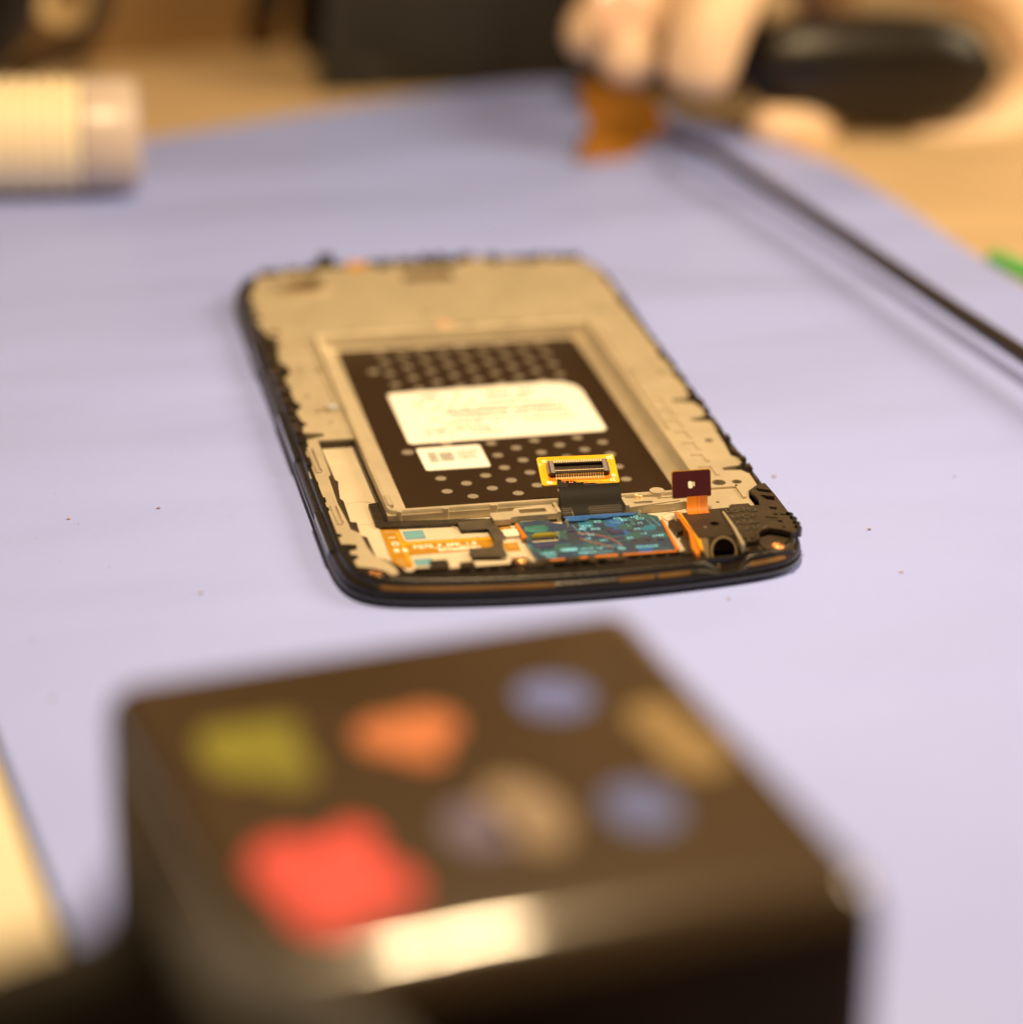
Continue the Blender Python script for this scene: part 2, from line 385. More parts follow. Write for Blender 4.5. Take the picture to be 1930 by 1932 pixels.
ph_holes = [rrect(-25.9, 25.7, -47.6, 35.0, 1.2, 3), circ(29.2, -44.0, 1.15), circ(32.2, -44.2, 0.85, 16), circ(32.5, -25.9, 0.75, 14),
            circ(-24.0, 64.5, 4.2, 28), circ(-18.9, 37.7, 0.9, 12), rrect(-5.6, -3.2, 36.6, 38.4, .4, 2), rrect(2.0, 5.0, 36.8, 38.8, .4, 2), rrect(-4, 6, 64.5, 70.5, .8, 3),
            circ(26.8, -51.9, 0.32, 10), rrect(13.2, 16.6, -50.9, -50.1, .35, 3), rrect(-33.6, -31.8, 38.5, 41, .4, 2), rrect(10, 14, 37.2, 38.6, .4, 2)]
g = G(); g.slab(PL, ph_holes, 2.9, 4.2)
plate = g.build('middle_plate', M['metal'], phone)
# recessed pockets and small raised lines on the plate
def ridge(*bx):
    g = G()
    for q in bx: g.box(*q)
    g.build('raised_ridge', M['metal'], plate)
for yy in (-31.9, -26.6, -21.3, -16.0, -10.8, -5.6):
    ridge((27.8, 29.55, yy - 0.28, yy + 0.28, 4.15, 4.42), (29.55, 30.15, yy - 3.2, yy + 0.28, 4.15, 4.42))
ridge((27.7, 29.6, -37.6, -37.0, 4.15, 4.42), (29.6, 30.2, -41.2, -37.0, 4.15, 4.42))
ridge((26.0, 31.6, -46.9, -46.3, 4.15, 4.6), (31.2, 31.7, -51.4, -46.3, 4.15, 4.6))
ridge((-31.5, -26.5, 33.2, 33.9, 4.15, 4.5)); ridge((-27.2, -26.6, 1, 33.1, 4.15, 4.5)); ridge((26.9, 27.3, -20, 33, 4.15, 4.5))
for q in (((-24, 64.5, 5.2, 28), (-24, 64.5, 4.4, 28), 4.9), ((-28.0, -0.6, 1.6, 16), (-28.0, -0.6, 1.1, 16), 4.6)):
    g = G(); g.slab(circ(*q[0]), [circ(*q[1])], 4.15, q[2]); g.build('raised_ring', M['metal'], plate)
g = G(); g.slab(circ(-24, 64.5, 3.9, 24), [], 2.0, 3.6); g.box(-3.8, 5.8, 64.7, 70.3, 2.0, 3.4)
g.build('camera_seat', M.setdefault('brownm', mat('brown_bronze', (0.16, 0.10, 0.05), 0.5, 0.2, var=0.3, vscale=200)), plate)
g = G(); g.slab(circ(-28.0, -0.6, 0.9, 14), [], 4.15, 4.75)
g.build('test_pad', M.setdefault('silver', mat('silver_pad', (0.62, 0.68, 0.78), 0.3, 0.4)), plate)
g = G(); g.slab(circ(-1.0, 37.9, 1.5, 16), [], 4.1, 4.6)
g.build('copper_pad', M.setdefault('peach', mat('peach_copper', (0.72, 0.44, 0.26), 0.4, 0.3)), plate)
g = G(); g.box(-13.6, -9.8, 74.2, 76.2, 3.9, 4.9, ch=0.3)
g.build('top_flex', M['flexb'], phone)
g = G(); g.slab(circ(-17.6, 76.2, 1.5, 14), [], 3.9, 6.4); g.box(-19.6, -15.6, 75.2, 77.2, 3.9, 4.9)
g.build('microphone_boot', M['plastic'], phone)
g = G()
for a, b in ((-31, -27), (-22, -20), (-7.6, -5), (1, 9), (15, 17), (22, 25), (29, 32)):
    g.box(a, b, 73.6 - abs(a + b) * 0.02, 77.0 - abs(a + b) * 0.045, 3.9, 4.75, ch=0.3)
for y in (58, 48, 40, 30, 14, 2, -8, -22, -36):
    g.box(35.2, 36.0, y, y + 3.4, 3.9, 4.55, ch=0.2)
for y in (62, 50, 41, 28, 12, -2, -16, -26):
    g.box(-36.1, -35.2, y, y + 3.4, 3.9, 4.6, ch=0.2)
g.build('edge_clip', M['plastic'], phone)
rr = random.Random(21)
g = G(); y = -52
while y < 60:
    L = rr.uniform(.8, 3.2); wd = rr.uniform(.4, 1.5); h = rr.uniform(4.3, 5.0)
    x = 36.0; P_ = [(x, y), (x, y + L), (x - wd*.6, y + L - .15), (x - wd, y + L*.6), (x - wd*.8, y + .2)]
    g.slab(P_, [], 3.9, h)
    y += L + rr.uniform(.8, 4.2)
y = -12
while y < 60:
    L = rr.uniform(.8, 3.4); wd = rr.uniform(.6, 2.6); h = rr.uniform(4.3, 5.1)
    x = -36.0; P_ = [(x, y + L), (x, y), (x + wd*.7, y + .15), (x + wd, y + L*.5), (x + wd*.7, y + L - .1)]
    g.slab(P_, [], 3.9, h)
    y += L + rr.uniform(.6, 3.2)
x = -30
while x < 30:
    L = rr.uniform(1, 4); dy = rr.uniform(.8, 2.6)
    yt = 77.3 - (x/33)**2*3.2
    g.slab([(x, yt - dy), (x + L*.8, yt - dy*rr.uniform(.7, 1)), (x + L, yt), (x, yt)], [], 3.9, rr.uniform(4.4, 5.3))
    x += L + rr.uniform(.6, 3.0)
g.build('snap_tab', M['dusty'], phone)
g = G()
for q in range(34):
    x = rr.choice((rr.uniform(26.8, 34), rr.uniform(-33, -27))); y = rr.uniform(-8, 60)
    g.slab(circ(x, y, rr.uniform(.15, .55), 8, rr.uniform(.6, 1.6)), [], 4.19, 4.22)
for q in range(16):
    x, y = rr.uniform(-28, 28), rr.uniform(38, 72)
    g.slab(circ(x, y, rr.uniform(.15, .6), 8, rr.uniform(.5, 1.4)), [], 4.19, 4.22)
for q in range(7):
    x = -21 + q*6.6 + rr.uniform(-1, 1); g.slab(rrect(x, x + rr.uniform(1.2, 3.4), 35.9, 36.8 + rr.uniform(0, .8), .2, 2), [], 4.19, 4.22)
g.build('stain', M['brownm'] if 'brownm' in M else M.setdefault('brownm', mat('brown_bronze', (0.16, 0.10, 0.05), 0.5, 0.2, var=0.3, vscale=200)), plate)
# --- lower plate (floor of the near compartment and of the left recess)
LP = [(-33.6, -13.8), (-33.9, -50), (-32.2, -60), (-31.0, -62.2), (-28.0, -64.0), (-27.0, -67.0), (-23.0, -67.8), (-19, -68.6), (18.6, -68.6), (18.9, -58), (25.0, -57), (26.0, -50.4), (17, -50.4), (13, -47.9), (-25.8, -47.9), (-25.8, -13.8)]
g = G(); g.slab(LP, [], 1.7, 2.8)
low = g.build('lower_plate', M['metal_low'], phone)
def arc(cx, cy, r, a0, a1, wd, z0, z1, sy=1.0, n=22):
    A = [R(a0 + (a1 - a0) * i / n) for i in range(n + 1)]
    P = [(cx + (r+wd)*math.cos(a), cy + (r+wd)*sy*math.sin(a)) for a in A] + [(cx + r*math.cos(a), cy + r*sy*math.sin(a)) for a in reversed(A)]
    g = G(); g.slab(P, [], z0, z1); g.build('pressed_ring', M['metal_low'], low)
arc(-18.6, -53.4, 2.9, -60, 110, 0.16, 2.75, 2.93, 1.0)
arc(-29.6, -43.4, 3.6, 30, 150, 0.12, 2.75, 2.87, 1.3)
arc(19.3, -53.6, 1.9, 0, 350, 0.14, 2.75, 2.95)
arc(-29.6, -44.6, 3.6, 215, 325, 0.08, 2.75, 2.85, .9)
g = G(); g.slab(circ(-13.3, -56.2, 0.42, 14, 1.15), [], 2.79, 2.83)
g.build('violet_mark', M['violet'], low)
# dark molded rails beside the left recess
g = G()
RL = [(-33.4, -15.2), (-32.3, -15.4), (-32.1, -30.6), (-31.7, -31.4), (-32.0, -33.4), (-32.5, -38.4), (-32.1, -39.6), (-32.3, -48.0), (-31.4, -48.4), (-31.6, -53.6), (-30.7, -54.4), (-30.6, -59.4), (-30.5, -62.4), (-28.9, -64.4), (-27.7, -66.6), (-27.2, -69.4),
      (-28.3, -69.6), (-28.9, -67.4), (-30.0, -65.2), (-31.4, -63.2), (-31.8, -60), (-32.0, -54.6), (-33.2, -52.6), (-33.2, -50.4), (-33.8, -42), (-33.6, -33), (-33.3, -29)]
g.slab(RL, [], 2.6, 3.55)
rail = [(x + 0.0, y) for x, y in [(-33.3, -15.6), (-32.9, -15.6), (-32.8, -33), (-33.0, -42), (-32.8, -50), (-33.2, -50.2), (-33.5, -42), (-33.3, -33)]]
g.slab(rail, [], 3.4, 4.0)
g.box(-33.6, -26.2, -15.2, -14.3, 2.6, 3.9)
g.build('gasket_rail', M['dusty'], phone)
# metal leaf springs on the left strip
for a, y0, y1 in ((-34.3, -50.6, -42.8), (-34.5, -29.0, -18.0)):
    g = G(); g.slab([(a - .35, y0), (a + .35, y0), (a + .2, y1), (a - .5, y1)], [], 4.15, 4.45); g.box(a + .35, a + .6, y0 + .5, y1 - .5, 4.15, 4.75)
    g.build('leaf_spring', M['metal'], plate)

# --- battery bay walls
bay = loft([[(x, y, z) for x, y in rrect(x0, x1, y0, y1, r_, 4)] for x0, x1, y0, y1, r_, z in (
    (-26.35, 26.0, -48.15, 35.8, 1.6, 2.7), (-26.35, 26.0, -48.15, 35.8, 1.6, 4.6), (-26.2, 25.9, -48.0, 35.7, 1.5, 4.9), (-25.75, 25.45, -47.45, 35.2, 1.2, 4.92), (-25.6, 25.3, -47.3, 35.0, 1.1, 4.7),
    (-25.2, 25.1, -47.2, 34.9, 1.0, 3.0), (-24.0, 24.4, -47.0, 34.85, 0.9, 2.2), (-22.6, 23.3, -46.8, 34.8, 0.8, 1.72), (-21.4, 22.6, -46.6, 34.6, 0.7, 1.5))])
# kinks where the rim steps
for x, wd in ((-17.0, .5), (-9.2, .6), (16.2, 1.2), (-24.5, .4)):
    bay.box(x - wd, x + wd, -48.45, -47.5, 2.8, 4.86, ch=0.15)
bay.box(-25.9, -25.0, -46.0, -41.8, 4.5, 5.1, ch=.2)
bay.slab(circ(17.8, -47.6, 1.2, 18), [], 4.2, 5.15)
bayo = bay.build('battery_bay', M['metal'], phone, smooth=True)
# brackets in front of the near wall
g = G()
g.slab([(-10.4, -51.0), (-10.2, -50.2), (-6.6, -50.1), (-6.0, -49.0), (-1.4, -48.6), (0.0, -48.5), (0.6, -51.5), (0.4, -52.2), (-6.2, -52.3), (-7.4, -52.6), (-7.5, -53.2), (-10.2, -53.2)],
       [rrect(-5.6, -1.2, -51.2, -49.7, .3, 3)], 3.4, 4.35)
g.slab([(12.0, -48.4), (20.9, -48.4), (20.9, -50.5), (12.2, -52.0), (11.9, -51.4)], [rrect(13.2, 16.4, -50.8, -50.0, .35, 3), rrect(17.4, 20.6, -50.0, -48.9, .3, 3)], 3.5, 4.42)
g.box(0.3, 0.9, -52.2, -48.4, 2.8, 4.6); g.box(11.6, 12.2, -51.8, -48.4, 2.8, 4.7)
g.build('bracket', M['metal'], phone)
g = G(); g.cyl((14.1, -48.75), .35, 3.8, 5.1, 12); g.cyl((14.8, -48.7), .3, 3.8, 4.9, 12)
g.build('brass_pin', M['gold'], phone, smooth=True)

# film with its grid of dots
film = G(); film.slab(rrect(-22.0, 23.0, -46.9, 34.7, .6, 3), [], 1.3, 1.62)
film.build('bay_film', M['film'], phone); filmo = bpy.data.objects['bay_film']
gl, gu = G(), G(); cols = [-14.1 + 3.78 * i for i in range(9)]
for i, x in enumerate(cols):
    y = -36.8 + (2.75 if i % 2 == 0 else 0)
    while y < 33:
        skip = (-13.6 < y < 12.6) or (i <= 2 and y > -26.0 and y < 12) or (i == 2 and -26 < y < 12) or (y > 30.6 and i % 2)
        if not skip: (gu if y > 0 else gl).slab(circ(x, y, 0.92, 18), [], 1.6, 1.64)
        y += 5.55
for x, y in ((-17.5, -16.2), (-16.9, 23.0), (-10.3, -13.6)): (gu if y > 0 else gl).slab(circ(x, y, 1.05, 18), [], 1.6, 1.64)
gu.build('printed_dots', M['dot'], filmo); gl.build('printed_dots', M['dot'], filmo)

# labels
lab = G(); lab.slab([(-16.0, -12.9), (17.4, -12.4), (18.2, -11.6), (18.2, 7.2), (17.6, 9.6), (15.8, 11.6), (13.2, 12.2), (-15.7, 11.4), (-16.4, 10.7), (-16.7, -12.2)], [], 1.6, 1.72)
lo = lab.build('information_label', M['label'], phone)
g = G(); rr = random.Random(3)
for y, segs, h in ((8.4, ((-11, -7.5), (-4.6, -2.6), (1.0, 9.0)), 1.5), (5.2, ((-13, -4), (-3.2, -1.4), (0.5, 8)), 1.0), (2.4, ((-12, 12),), .8), (0.2, ((-8, 14.5),), 1.3), (-2.4, ((-11, 13.5),), .8), (-4.8, ((-9, 3), (5, 14)), .8), (-7.4, ((-13, -2),), .9), (-9.4, ((-13, -8), (-5, 0)), .7)):
    for a, b in segs:
        x = a
        while x < b:
            ww = rr.uniform(.35, 1.0); 
            if rr.random() < .82: g.box(x, x + ww, y - h*rr.uniform(.35, .5), y + h*rr.uniform(.35, .5), 1.715, 1.745)
            x += ww + rr.uniform(.15, .4)
g.build('faint_printing', M['ink'], lo)
lab = G(); lab.slab(rrect(-15.9, -4.9, -24.9, -15.0, .5, 3), [], 1.6, 1.70)
lo2 = lab.build('barcode_label', M['label'], phone)
g = G()
for i in range(4): g.box(-14.4 + i*.38, -14.2 + i*.38, -21.6, -17.0, 1.695, 1.73)
for yy in (-17.6, -19.0, -20.4):
    x = -9.4
    while x < -6.4:
        ww = rr.uniform(.3, .8); g.box(x, x + ww, yy - .3, yy + .3, 1.695, 1.73); x += ww + .25
for i in range(14): g.box(-12.5 + i*.17, -12.42 + i*.17, -21.4, -17.4, 1.695, 1.73)
g.build('faint_printing', M['ink'], lo2)

# black foam tape round the bay corner
g = G()
g.slab([(-28.3, -41.0), (-26.6, -40.6), (-26.5, -48.3), (-25.6, -48.5), (-11.0, -49.9), (-10.4, -50.2), (-10.4, -53.8), (-15.7, -54.2), (-15.8, -51.3), (-25.0, -50.7), (-27.8, -50.4), (-28.5, -49.2)], [], 2.75, 3.35)
g.box(-26.8, -26.4, -48.3, -15.4, 2.7, 3.6)
tape = g.build('foam_tape', M['foam'], phone)
g = G()
g.slab([(-15.7, -51.1), (-11.8, -50.6), (-10.3, -50.3), (-9.6, -54.5), (-9.6, -58.0), (-10.4, -60.6), (-10.6, -65.3), (-15.9, -64.6), (-15.9, -61.4), (-12.2, -61.4), (-11.4, -59.4), (-11.4, -54.4), (-15.6, -54.1)], [], 3.36, 3.5)
g.build('grey_tape', M['grey'], phone)

# amber antenna flex with its printing
g = G()
g.slab([(-28.0, -50.6), (-25.1, -50.9), (-25.0, -55.6), (-24.4, -56.0), (-11.2, -56.2), (-11.2, -60.6), (-25.2, -60.9), (-25.2, -64.6), (-25.6, -65.6), (-28.2, -65.2)], [], 2.78, 2.93)
fx = g.build('antenna_flex', M['flex'], phone)
g = G(); g.slab([(-25.75, -52.0), (-25.35, -52.0), (-25.35, -56.3), (-11.3, -56.5), (-11.3, -57.3), (-17.0, -57.1), (-25.35, -57.1), (-25.3, -63.8), (-25.8, -63.8)], [], 2.92, 2.96)
g.build('copper_trace', M['flexb'], fx)
g = G(); g.box(-27.5, -25.9, -52.6, -51.3, 2.92, 2.97); g.box(-27.5, -26.2, -65.2, -62.2, 2.92, 2.97, ch=.2)
g.build('contact_pad', M.setdefault('dull', mat('dull_gold_pad', (0.50, 0.28, 0.07), 0.4, 0.2, var=0.2, vscale=600)), fx)
vs, fs = [], []
def addtext(s, size, x, y, z, rz=0.0, sx=1.0, sp=1.0, bold=0.05):
    a, b = text('t', s, size, (x, y, z), None, None, 0.02, rz, None, sx, sp, bold)
    n = len(vs); vs.extend(a); fs.extend([[i + n for i in q] for q in b])
addtext('FG70_F_SPK_1.0', 1.75, -24.1, -58.9, 2.95, 0, .78, 1.05)
addtext('EAX66865301', 1.45, -20.4, -60.45, 2.95, 0, .80, 1.0)
addtext('I', 1.5, -26.2, -54.2, 2.95, R(90), 0.9)
addtext('C3', 1.5, -26.1, -57.3, 2.95, R(90), 0.9); addtext('B', 1.7, -27.3, -59.6, 2.95, 0, 1.0); addtext('B', 1.7, -25.95, -59.7, 2.95, 0, .9)
mesh_obj('white_lettering', vs, fs, M['white'], fx)
for x0, x1, y0, y1 in ((-24.6, -21.4, -54.9, -51.7), (-25.0 + .2, -21.9, -65.0, -62.6)):
    g = G(); g.box(x0, x1, y0, y1, 2.79, 2.9); g.build('teal_sticker', M['blue'], phone)

# little contact island between flex and circuit board
g = G(); g.slab([(-10.2, -51.2), (-7.4, -51.4), (-6.9, -56.5), (-7.3, -64.8), (-10.0, -64.6), (-10.4, -60.4), (-9.3, -58.2), (-9.3, -54.4)], [], 2.79, 2.95)
isl = g.build('contact_flex', M.setdefault('cream', mat('cream_board', (0.56, 0.48, 0.35), 0.45, var=0.1, vscale=300)), phone)
g = G(); g.box(-9.9, -7.5, -54.2, -51.6, 2.94, 3.02); g.box(-10.1, -7.8, -62.4, -59.3, 2.94, 3.02)
g.build('amber_pad', M['flex'], isl)
g = G(); g.box(-9.0, -7.9, -53.9, -53.0, 3.0, 3.08); g.box(-9.5, -8.3, -61.6, -60.1, 3.0, 3.08, ch=.15)
g.build('solder_pad', M['dull'], isl)
g = G(); g.box(-9.4, -7.0, -57.9, -55.2, 2.94, 3.55, ch=.2)
g.build('shield_can', M.setdefault('creamc', mat('pale_ceramic', (0.66, 0.62, 0.54), 0.4)), isl)

# --- the circuit board under its bluish film
pcbm = bpy.data.materials.new('iridescent_board'); pcbm.use_nodes = True
n = pcbm.node_tree; b = n.nodes['Principled BSDF']; t = n.nodes.new('ShaderNodeTexCoord')
vo = n.nodes.new('ShaderNodeTexVoronoi'); vo.inputs['Scale'].default_value = 420; vo.distance = 'CHEBYCHEV'; vo.inputs['Randomness'].default_value = 0.9
no = n.nodes.new('ShaderNodeTexNoise'); no.inputs['Scale'].default_value = 170; no.inputs['Detail'].default_value = 3; no.inputs['Distortion'].default_value = 1.2
r1 = n.nodes.new('ShaderNodeValToRGB'); r1.color_ramp.interpolation = 'CONSTANT'
r1.color_ramp.elements[0].position = 0; r1.color_ramp.elements[0].color = (0.030, 0.028, 0.050, 1)
r1.color_ramp.elements[1].position = 0.34; r1.color_ramp.elements[1].color = (0.035, 0.060, 0.075, 1)
for p, c in ((0.52, (0.045, 0.085, 0.060, 1)), (0.68, (0.045, 0.030, 0.035, 1)), (0.82, (0.03, 0.09, 0.26, 1)), (0.92, (0.03, 0.15, 0.20, 1))):
    e = r1.color_ramp.elements.new(p); e.color = c
r2 = n.nodes.new('ShaderNodeValToRGB')
r2.color_ramp.elements[0].position = 0.42; r2.color_ramp.elements[0].color = (0.040, 0.060, 0.085, 1)
r2.color_ramp.elements[1].position = 0.60; r2.color_ramp.elements[1].color = (0.035, 0.075, 0.12, 1)
mx = n.nodes.new('ShaderNodeMixRGB'); mx.inputs['Fac'].default_value = 0.3
n.links.new(t.outputs['Object'], vo.inputs['Vector']); n.links.new(t.outputs['Object'], no.inputs['Vector'])
sp_ = n.nodes.new('ShaderNodeSeparateColor'); n.links.new(vo.outputs['Color'], sp_.inputs['Color'])
n.links.new(sp_.outputs['Red'], r1.inputs['Fac']); n.links.new(no.outputs['Fac'], r2.inputs['Fac'])
n.links.new(r1.outputs['Color'], mx.inputs['Color1']); n.links.new(r2.outputs['Color'], mx.inputs['Color2'])
n.links.new(mx.outputs['Color'], b.inputs['Base Color'])
b.inputs['Roughness'].default_value = 0.25; b.inputs['Coat Weight'].default_value = 0.8; b.inputs['Coat Roughness'].default_value = 0.12
b.inputs['Coat Tint'].default_value = (0.7, 0.9, 1, 1)
bp = n.nodes.new('ShaderNodeBump'); bp.inputs['Strength'].default_value = 0.5; bp.inputs['Distance'].default_value = 0.0003
n.links.new(no.outputs['Fac'], bp.inputs['Height']); n.links.new(bp.outputs['Normal'], b.inputs['Coat Normal'])
M['pcb'] = pcbm
for e in r1.color_ramp.elements: e.color = (e.color[0]*1.25, e.color[1]*1.4, e.color[2]*1.6, 1)
for e in r2.color_ramp.elements: e.color = (e.color[0]*1.25, e.color[1]*1.4, e.color[2]*1.6, 1)
g = G(); BD = [(-6.4, -52.7), (-1.4, -52.1), (-0.9, -53.6), (0.6, -54.4), (1.4, -52.3), (8, -52.3), (14.6, -52.6), (16.3, -54.0), (16.2, -56.4), (15.7, -67.2), (8, -67.4), (-6.3, -67.4), (-6.6, -60)]
g.slab(BD, [rrect(-5.6, -1.2, -60.6, -58.6, .4, 3)], 2.8, 3.42)
pcb = g.build('circuit_board', M['pcb'], phone)
g = G()      # amber rims of the flexible board
g.slab([(-6.9, -53.6), (-6.45, -53.4), (-6.1, -59.2), (-6.9, -59.4)], [], 2.85, 3.7)
g.slab([(16.35, -55.5), (16.75, -55.6), (16.35, -67.3), (15.8, -67.3)], [], 2.85, 3.5)
g.box(-5.2, -2.0, -68.2, -67.42, 2.85, 3.45); g.box(-0.9, 6.4, -68.2, -67.42, 2.85, 3.5); g.box(7.2, 15.9, -68.0, -67.42, 2.85, 3.45)
g.box(-15.5, -8.5, -68.6, -67.9, 2.85, 3.4)
g.build('amber_rim', M['orange'], pcb)
g = G()      # raised components
rr = random.Random(11)
for x, y, a, b_, h in ((8.3, -59.2, 2.2, 1.7, .35), (8.0, -61.4, 2.0, 1.0, .2), (-4.0, -62.4, 3.2, 1.2, .25), (11.8, -57.4, .8, .5, .3), (12.3, -60.0, .8, .5, .3), (10.2, -62.6, .9, .5, .3), (12.6, -62.8, .9, .5, .3), (14.3, -60.8, .8, .5, .3), (14.5, -63.0, 1, .5, .3), (10.9, -55.6, .9, .6, .3), (1.4, -57.4, 1.1, .6, .3), (2.5, -60.4, 1.2, .6, .3)):
    g.box(x - a/2, x + a/2, y - b_/2, y + b_/2, 3.4, 3.42 + h*.4, ch=.08)
g.build('component', M.setdefault('navy', mat('navy_component', (0.055, 0.05, 0.13), 0.3, var=0.3, vscale=400, coat=.4)), pcb)
g = G(); g.slab([(1.2, -52.4), (3.2, -52.3), (9.8, -52.4), (13.2, -52.65), (12.6, -53.5), (9, -53.5), (7.6, -54.1), (5.4, -53.6), (4.2, -54.4), (1.6, -54.2)], [], 3.62, 3.74)
g.build('blue_film', M.setdefault('bluef', mat('blue_film', (0.035, 0.13, 0.42), 0.2, var=0.55, vscale=350, coat=.6, bump=.8, bscale=600)), pcb)
g = G(); g.slab([(-6.0, -56.4), (-5.6, -54.6), (-2.4, -54.3), (-1.8, -55.6), (-2.6, -57.2), (-4.4, -57.4)], [], 3.42, 3.5)
g.build('teal_patch', M.setdefault('teal', mat('teal_film', (0.05, 0.20, 0.19), 0.25, var=.5, vscale=450, coat=.6)), pcb)
P = [(-5.2, -58.5, 3.5), (-3.5, -58.2, 3.75), (-1.9, -58.4, 3.6)]
g = G(); g.slab([(-5.4, -58.9), (-4.6, -58.0), (-2.4, -58.0), (-1.1, -58.5), (-1.6, -58.9)], [], 3.42, 3.75)
g.build('olive_contact', M.setdefault('olive', mat('olive_gold', (0.34, 0.30, 0.02), 0.25, .3, coat=.5)), pcb)
g = G(); g.cyl((-1.1, -58.5), .28, 3.4, 3.9, 10); g.cyl((1.35, -54.3), .26, 3.4, 4.0, 10); g.cyl((7.2, -56.1), .13, 3.4, 3.6, 8); g.cyl((9.4, -56.0), .13, 3.4, 3.6, 8); g.cyl((13.5, -53.0), .3, 3.3, 4.2, 10)
rr = random.Random(17)
for q in range(46): g.cyl((rr.uniform(-5.8, 15.2), rr.uniform(-66.8, -54.6)), rr.uniform(.05, .12), 3.41, 3.52, 6)
g.build('solder_point', M['tin'], pcb, smooth=True)
g = G()      # traces snaking over the board
for pts in ([(2.2, -58.4), (4.5, -59.4), (6.6, -61.2), (8.0, -64.4)], [(2.0, -60.6), (4.0, -62.6), (6.4, -64.8)]):
    pp = catmull([(x, y, 3.44) for x, y in pts], 6, False)
    t_ = tube(pp, 0.12, 6); g.add(t_.v, t_.f)
g.build('bare_trace', M.setdefault('rose', mat('rose_copper', (0.42, 0.22, 0.15), 0.35, .3)), pcb)
vs, fs = [], []
def T180(s, size, x, y, sx=.95): addtext(s, size, x, y, 3.43, R(178), sx, 1.0, 0.035)
T180('C9', 1.05, 6.9, -54.2); T180('C13', 1.0, 5.0, -55.6); T180('C8', 1.0, 3.9, -56.6); T180('C10', .95, 6.1, -57.0); T180('R3', .95, 4.6, -59.0)
T180('C2', 1.1, 10.3, -53.4); T180('C3', 1.05, 11.2, -54.3); T180('D2', 1.15, 13.2, -53.2); T180('D5', 1.15, 13.9, -54.2)
T180('L1', .9, 13.2, -56.0); T180('C7', 1.0, 12.4, -58.1); T180('R2', 1.0, 12.9, -59.9); T180('ANT', 1.0, 15.4, -61.2); T180('L01', .95, 6.2, -61.6)
T180('R4', .95, 3.7, -60.4); T180('U3', .95, 10.4, -61.4); T180('TP', .9, 8.0, -64.7)
addtext('EAX668', .95, 9.9, -65.6, 3.43, 0, 1.1, 1.0, .03); addtext('C5', 1.0, 7.0, -65.8, 3.43, 0, 1.0, 1, .03)
addtext('LG-M2', .9, -5.2, -65.6, 3.43, 0, .9, 1.0, .03); addtext('FPCB 1.0', .85, 1.2, -64.9, 3.43, 0, 1.1, 1.0, .03); addtext('94V-0', .8, -4.8, -66.7, 3.43, 0, .9, 1, .03); addtext('E88441', .8, .6, -66.2, 3.43, 0, 1.2, 1, .03)
rr = random.Random(5)
for px, py, nx, ny, sx_, sy_ in ((2.0, -57.5, 2, 7, 1.0, .62), (-3.6, -55.2, 3, 3, .5, .5), (4.8, -64.0, 6, 2, .5, .5), (10.2, -56.2, 2, 5, 1.1, .75), (13.9, -56.4, 2, 6, 1.1, .65), (8.2, -54.9, 4, 2, .42, .6), (1.2, -65.9, 14, 2, .35, .5), (-5.4, -65.0, 7, 2, .35, .5)):
    for i in range(nx):
        for j in range(ny):
            x, y = px + i*sx_ + j*.12, py - j*sy_ + (2 if ny > 3 else 0)
            G_ = G().box(x, x + .2, y, y + .18, 3.415, 3.45); k = len(vs); vs.extend(G_.v); fs.extend([[q + k for q in f_] for f_ in G_.f])
G_ = G().slab(rrect(-2.0, .8, -64.9, -63.9, .45, 4), [], 3.415, 3.46); k = len(vs); vs.extend(G_.v); fs.extend([[q + k for q in f_] for f_ in G_.f])
mesh_obj('cyan_lettering', vs, fs, M['cyan'], pcb)

# --- black ribbon cable rising over the bay wall, and the connector board it carries
prf = [(-53.2, 3.44), (-52.5, 3.5), (-51.7, 3.85), (-50.9, 4.4), (-50.3, 5.0), (-49.7, 5.65), (-48.9, 6.3), (-47.9, 6.82), (-46.6, 7.15), (-44.6, 7.75)]
nP = len(prf)
xl = [0.95 + .06*i for i in range(nP)]; xr = [11.15 + .03*i for i in range(nP)]
rib = sheet(prf, xl, xr, 0.16).build('ribbon_cable', M['ribbon'], phone, smooth=True)
g = G()
def along(t):
    L = [0]
    for a, b in zip(prf, prf[1:]): L.append(L[-1] + math.hypot(b[0]-a[0], b[1]-a[1]))
    for i in range(len(L)-1):
        if t <= L[i+1]:
            q = (t - L[i]) / (L[i+1] - L[i]); a, b = prf[i], prf[i+1]
            return a[0] + (b[0]-a[0])*q, a[1] + (b[1]-a[1])*q, math.atan2(b[1]-a[1], b[0]-a[0])
    return prf[-1][0], prf[-1][1], 0
for t0, rows in ((0.9, 5), (6.6, 4)):
    for j in range(rows):
        y, z, an = along(t0 + j*.42)
        for i in range(28):
            x = 1.35 + i*.345 + (j % 2)*.17
            if 3.0 < x < 5.6 or x > 11.0: continue
            T = Matrix.Translation((x, y, z)) @ Matrix.Rotation(an, 4, 'X')
            g.cyl((0, 0), .085, .1, .21, 6, T=T)
for t0 in (1.0,):
    y, z, an = along(t0); T = Matrix.Translation((2.9, y, z)) @ Matrix.Rotation(an, 4, 'X'); g.box(-.07, .07, 0, 1.1, .1, .22, T=T)
g.build('dimple_row', M['dots'], rib)
TB = Matrix.Translation((5.45, -44.1, 8.05)) @ Matrix.Rotation(R(-3.5), 4, 'Z') @ Matrix.Rotation(R(18.5), 4, 'X')
g = G(); g.slab([(-6.0, -3.45), (-4.3, -3.35), (-2.6, -3.5), (6.0, -3.45), (6.3, -3.2), (6.35, 3.1), (6.0, 3.5), (-6.0, 3.5), (-6.35, 3.2), (-6.35, -3.1)], [], -.12, .12, T=TB)
